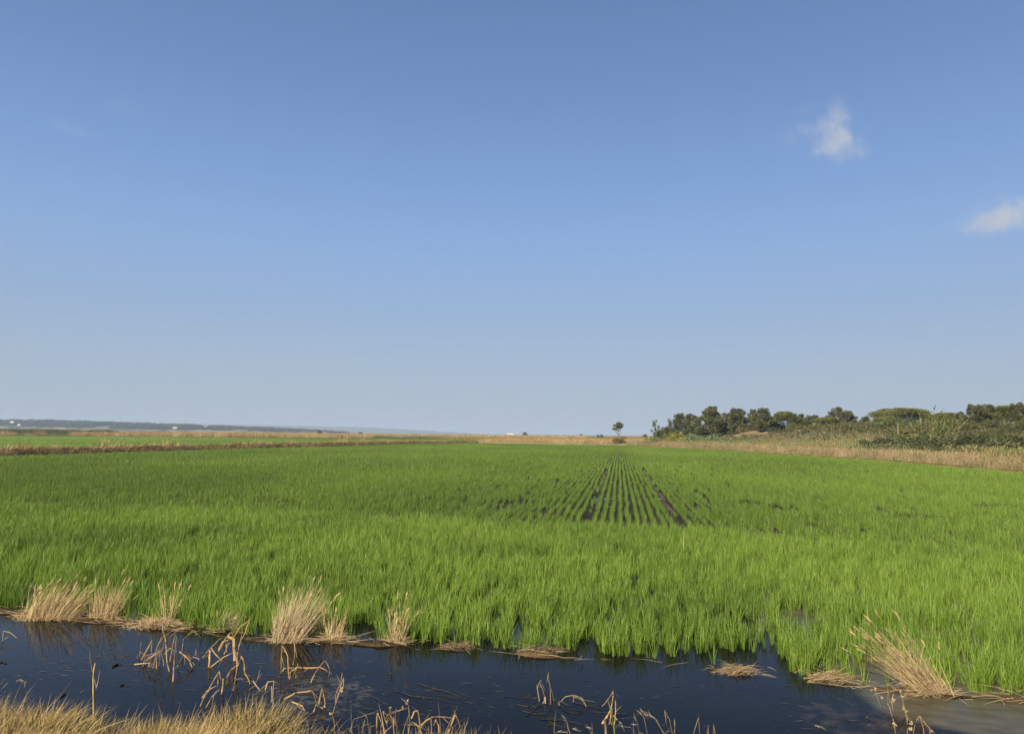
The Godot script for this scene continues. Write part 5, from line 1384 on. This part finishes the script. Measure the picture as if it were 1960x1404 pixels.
# ------------------------------------------------------------------ the bank in front
func build_near_bank() -> void:
	var s := Shape.new()
	var rows := 180
	var w := 26
	for k in rows:
		var x := -9.0 + 16.0 * k / (rows - 1)
		var edge := along(NEAR_BANK, x) + 0.06 * noise.get_noise_2d(x * 120.0, 0.0)
		for j in w:
			var o := j * 0.06 - 0.15
			if j > 14: o = 0.69 + (j - 14) * 0.3
			var d := edge - o
			var y := -0.16 + 0.36 * smoothstep(-0.15, 0.9, o) + 0.07 * noise.get_noise_2d(x * 160.0, d * 160.0)
			if j == 0: y = -0.4
			s.v.push_back(P(x, d, y))
			s.c.push_back(Color(0.07, 0.052, 0.03).lerp(Color(0.2, 0.15, 0.08), clampf(0.5 + 1.2 * noise.get_noise_2d(x * 300.0, d * 300.0), 0.0, 1.0)))
	finish_grid(s, rows, w)
	single("near_bank", s.mesh(earth(0.6, 10.0)), "grassy earth bank of the ditch below the viewer", "bank", "", "structure")

	var mat := leafy(0.8, 0.4, 0.2)
	var kinds: Array[ArrayMesh] = []
	for k in 7:
		var g := Shape.new()
		for b in 20:
			var a := R(0, TAU)
			var out := Vector3(cos(a), 0, sin(a))
			var len := R(0.06, 0.19)
			var t := R(0.65, 1.2)
			g.blade(out * R(0, 0.05), (Vector3.UP * R(0.05, 1.0) + out * R(0.2, 1.0) + Vector3(0.2, 0, 0)).normalized() * len * R(0.8, 1.3), out * len * R(0.0, 0.35) + Vector3.DOWN * len * R(0.05, 0.35), Vector3(cos(a + 1.6), R(-0.2, 0.2), sin(a + 1.6)).normalized(), R(0.003, 0.006), 3, Color(t, t * R(0.95, 1.02), t * R(0.85, 1.05)))
		kinds.append(g.mesh(mat))
	var lawn := thing("bank_grass", Vector3.ZERO, "matted dry tan grass on the near bank of the ditch", "dry grass", "", "stuff")
	var where: Array[Array] = []
	var cols: Array[PackedColorArray] = []
	for k in kinds.size():
		where.append([]); cols.append(PackedColorArray())
	var tussocks := NEAR_TUSSOCKS
	for k in 9500:
		var x := R(-5.2, 2.2)
		var o := R(-0.02, 1.6)
		if x > 0.3 and rng.randf() < 0.55: continue
		var d := along(NEAR_BANK, x) - o
		var y := -0.16 + 0.36 * smoothstep(-0.15, 0.9, o) + 0.07 * noise.get_noise_2d(x * 160.0, d * 160.0)
		var near := 0.0
		for q in tussocks: near = maxf(near, 1.0 - Vector2((x - q[0]) / q[2], (d - q[1]) / q[2]).length())
		var patch := noise.get_noise_2d(x * 90.0, d * 90.0)
		if patch < (-0.2 if o < 0.25 else -0.4) and near <= 0.0: continue
		var z := R(0.7, 1.2) * (1.0 + 0.25 * patch)
		var j := rng.randi() % kinds.size()
		where[j].append(Transform3D(Basis(Vector3.UP, R(-0.8, 0.8)).scaled(Vector3.ONE * z), P(x, d, maxf(y, -0.03) - 0.01)))
		cols[j].append(Color(0.40, 0.29, 0.145).lerp(Color(0.24, 0.195, 0.08), clampf(0.4 + 1.7 * noise.get_noise_2d(x * 130.0 + 44.0, d * 130.0), 0.0, 1.0)) * R(0.8, 1.15))
	for k in kinds.size():
		var ww: Array[Transform3D] = []
		ww.assign(where[k])
		many("blades", kinds[k], ww, cols[k], lawn)
	# long stray stems standing out of it
	var stray := Shape.new()
	for k in 420:
		var x := R(-4.2, 0.5)
		var o := R(-0.05, 0.7)
		var d := along(NEAR_BANK, x) - o
		var a := R(0, TAU)
		var out := Vector3(cos(a) + 0.3, 0, sin(a))
		var len := R(0.12, 0.34)
		stray.blade(P(x, d, -0.05 + 0.25 * smoothstep(-0.15, 0.9, o)), (Vector3.UP + out * R(0.1, 1.3)).normalized() * len, out * len * R(0.0, 0.4) + Vector3.DOWN * len * R(0.0, 0.4), Vector3(R(-1, 1), R(-0.3, 0.3), R(-1, 1)).normalized(), R(0.003, 0.0055), 4, Color(0.44, 0.33, 0.18) * R(0.6, 1.1))
	part("stray_stems", stray.mesh(mat), lawn, "stuff")
	# the fuller tussocks on it
	for q in tussocks:
		var t := Shape.new()
		for k in 520:
			var u := Vector2(rng.randfn(), rng.randfn()) * 0.3
			if u.length() > 0.9: continue
			var b := Vector3(u.x * q[2], 0.02, u.y * q[2] * 0.6)
			var out := Vector3(u.x, 0, u.y) + Vector3(R(-0.4, 0.4) + q[4], 0, R(-0.4, 0.4))
			var len: float = q[3] * R(0.55, 1.05) * (1.0 - 0.45 * u.length())
			var tt := R(0.7, 1.15)
			t.blade(b, (Vector3.UP + out * 0.8).normalized() * len, out * len * 0.25 + Vector3.DOWN * len * R(0.0, 0.25), Vector3(R(-1, 1), R(-0.2, 0.2), R(-1, 1)).normalized(), R(0.0035, 0.006), 3, Color(0.37, 0.28, 0.13).lerp(Color(0.22, 0.195, 0.075), rng.randf()) * tt)
		var o := thing("grass_tussock", P(q[0], q[1], q[5]), q[6], "grass tussock", "")
		part("blades", t.mesh(mat), o, "stuff")
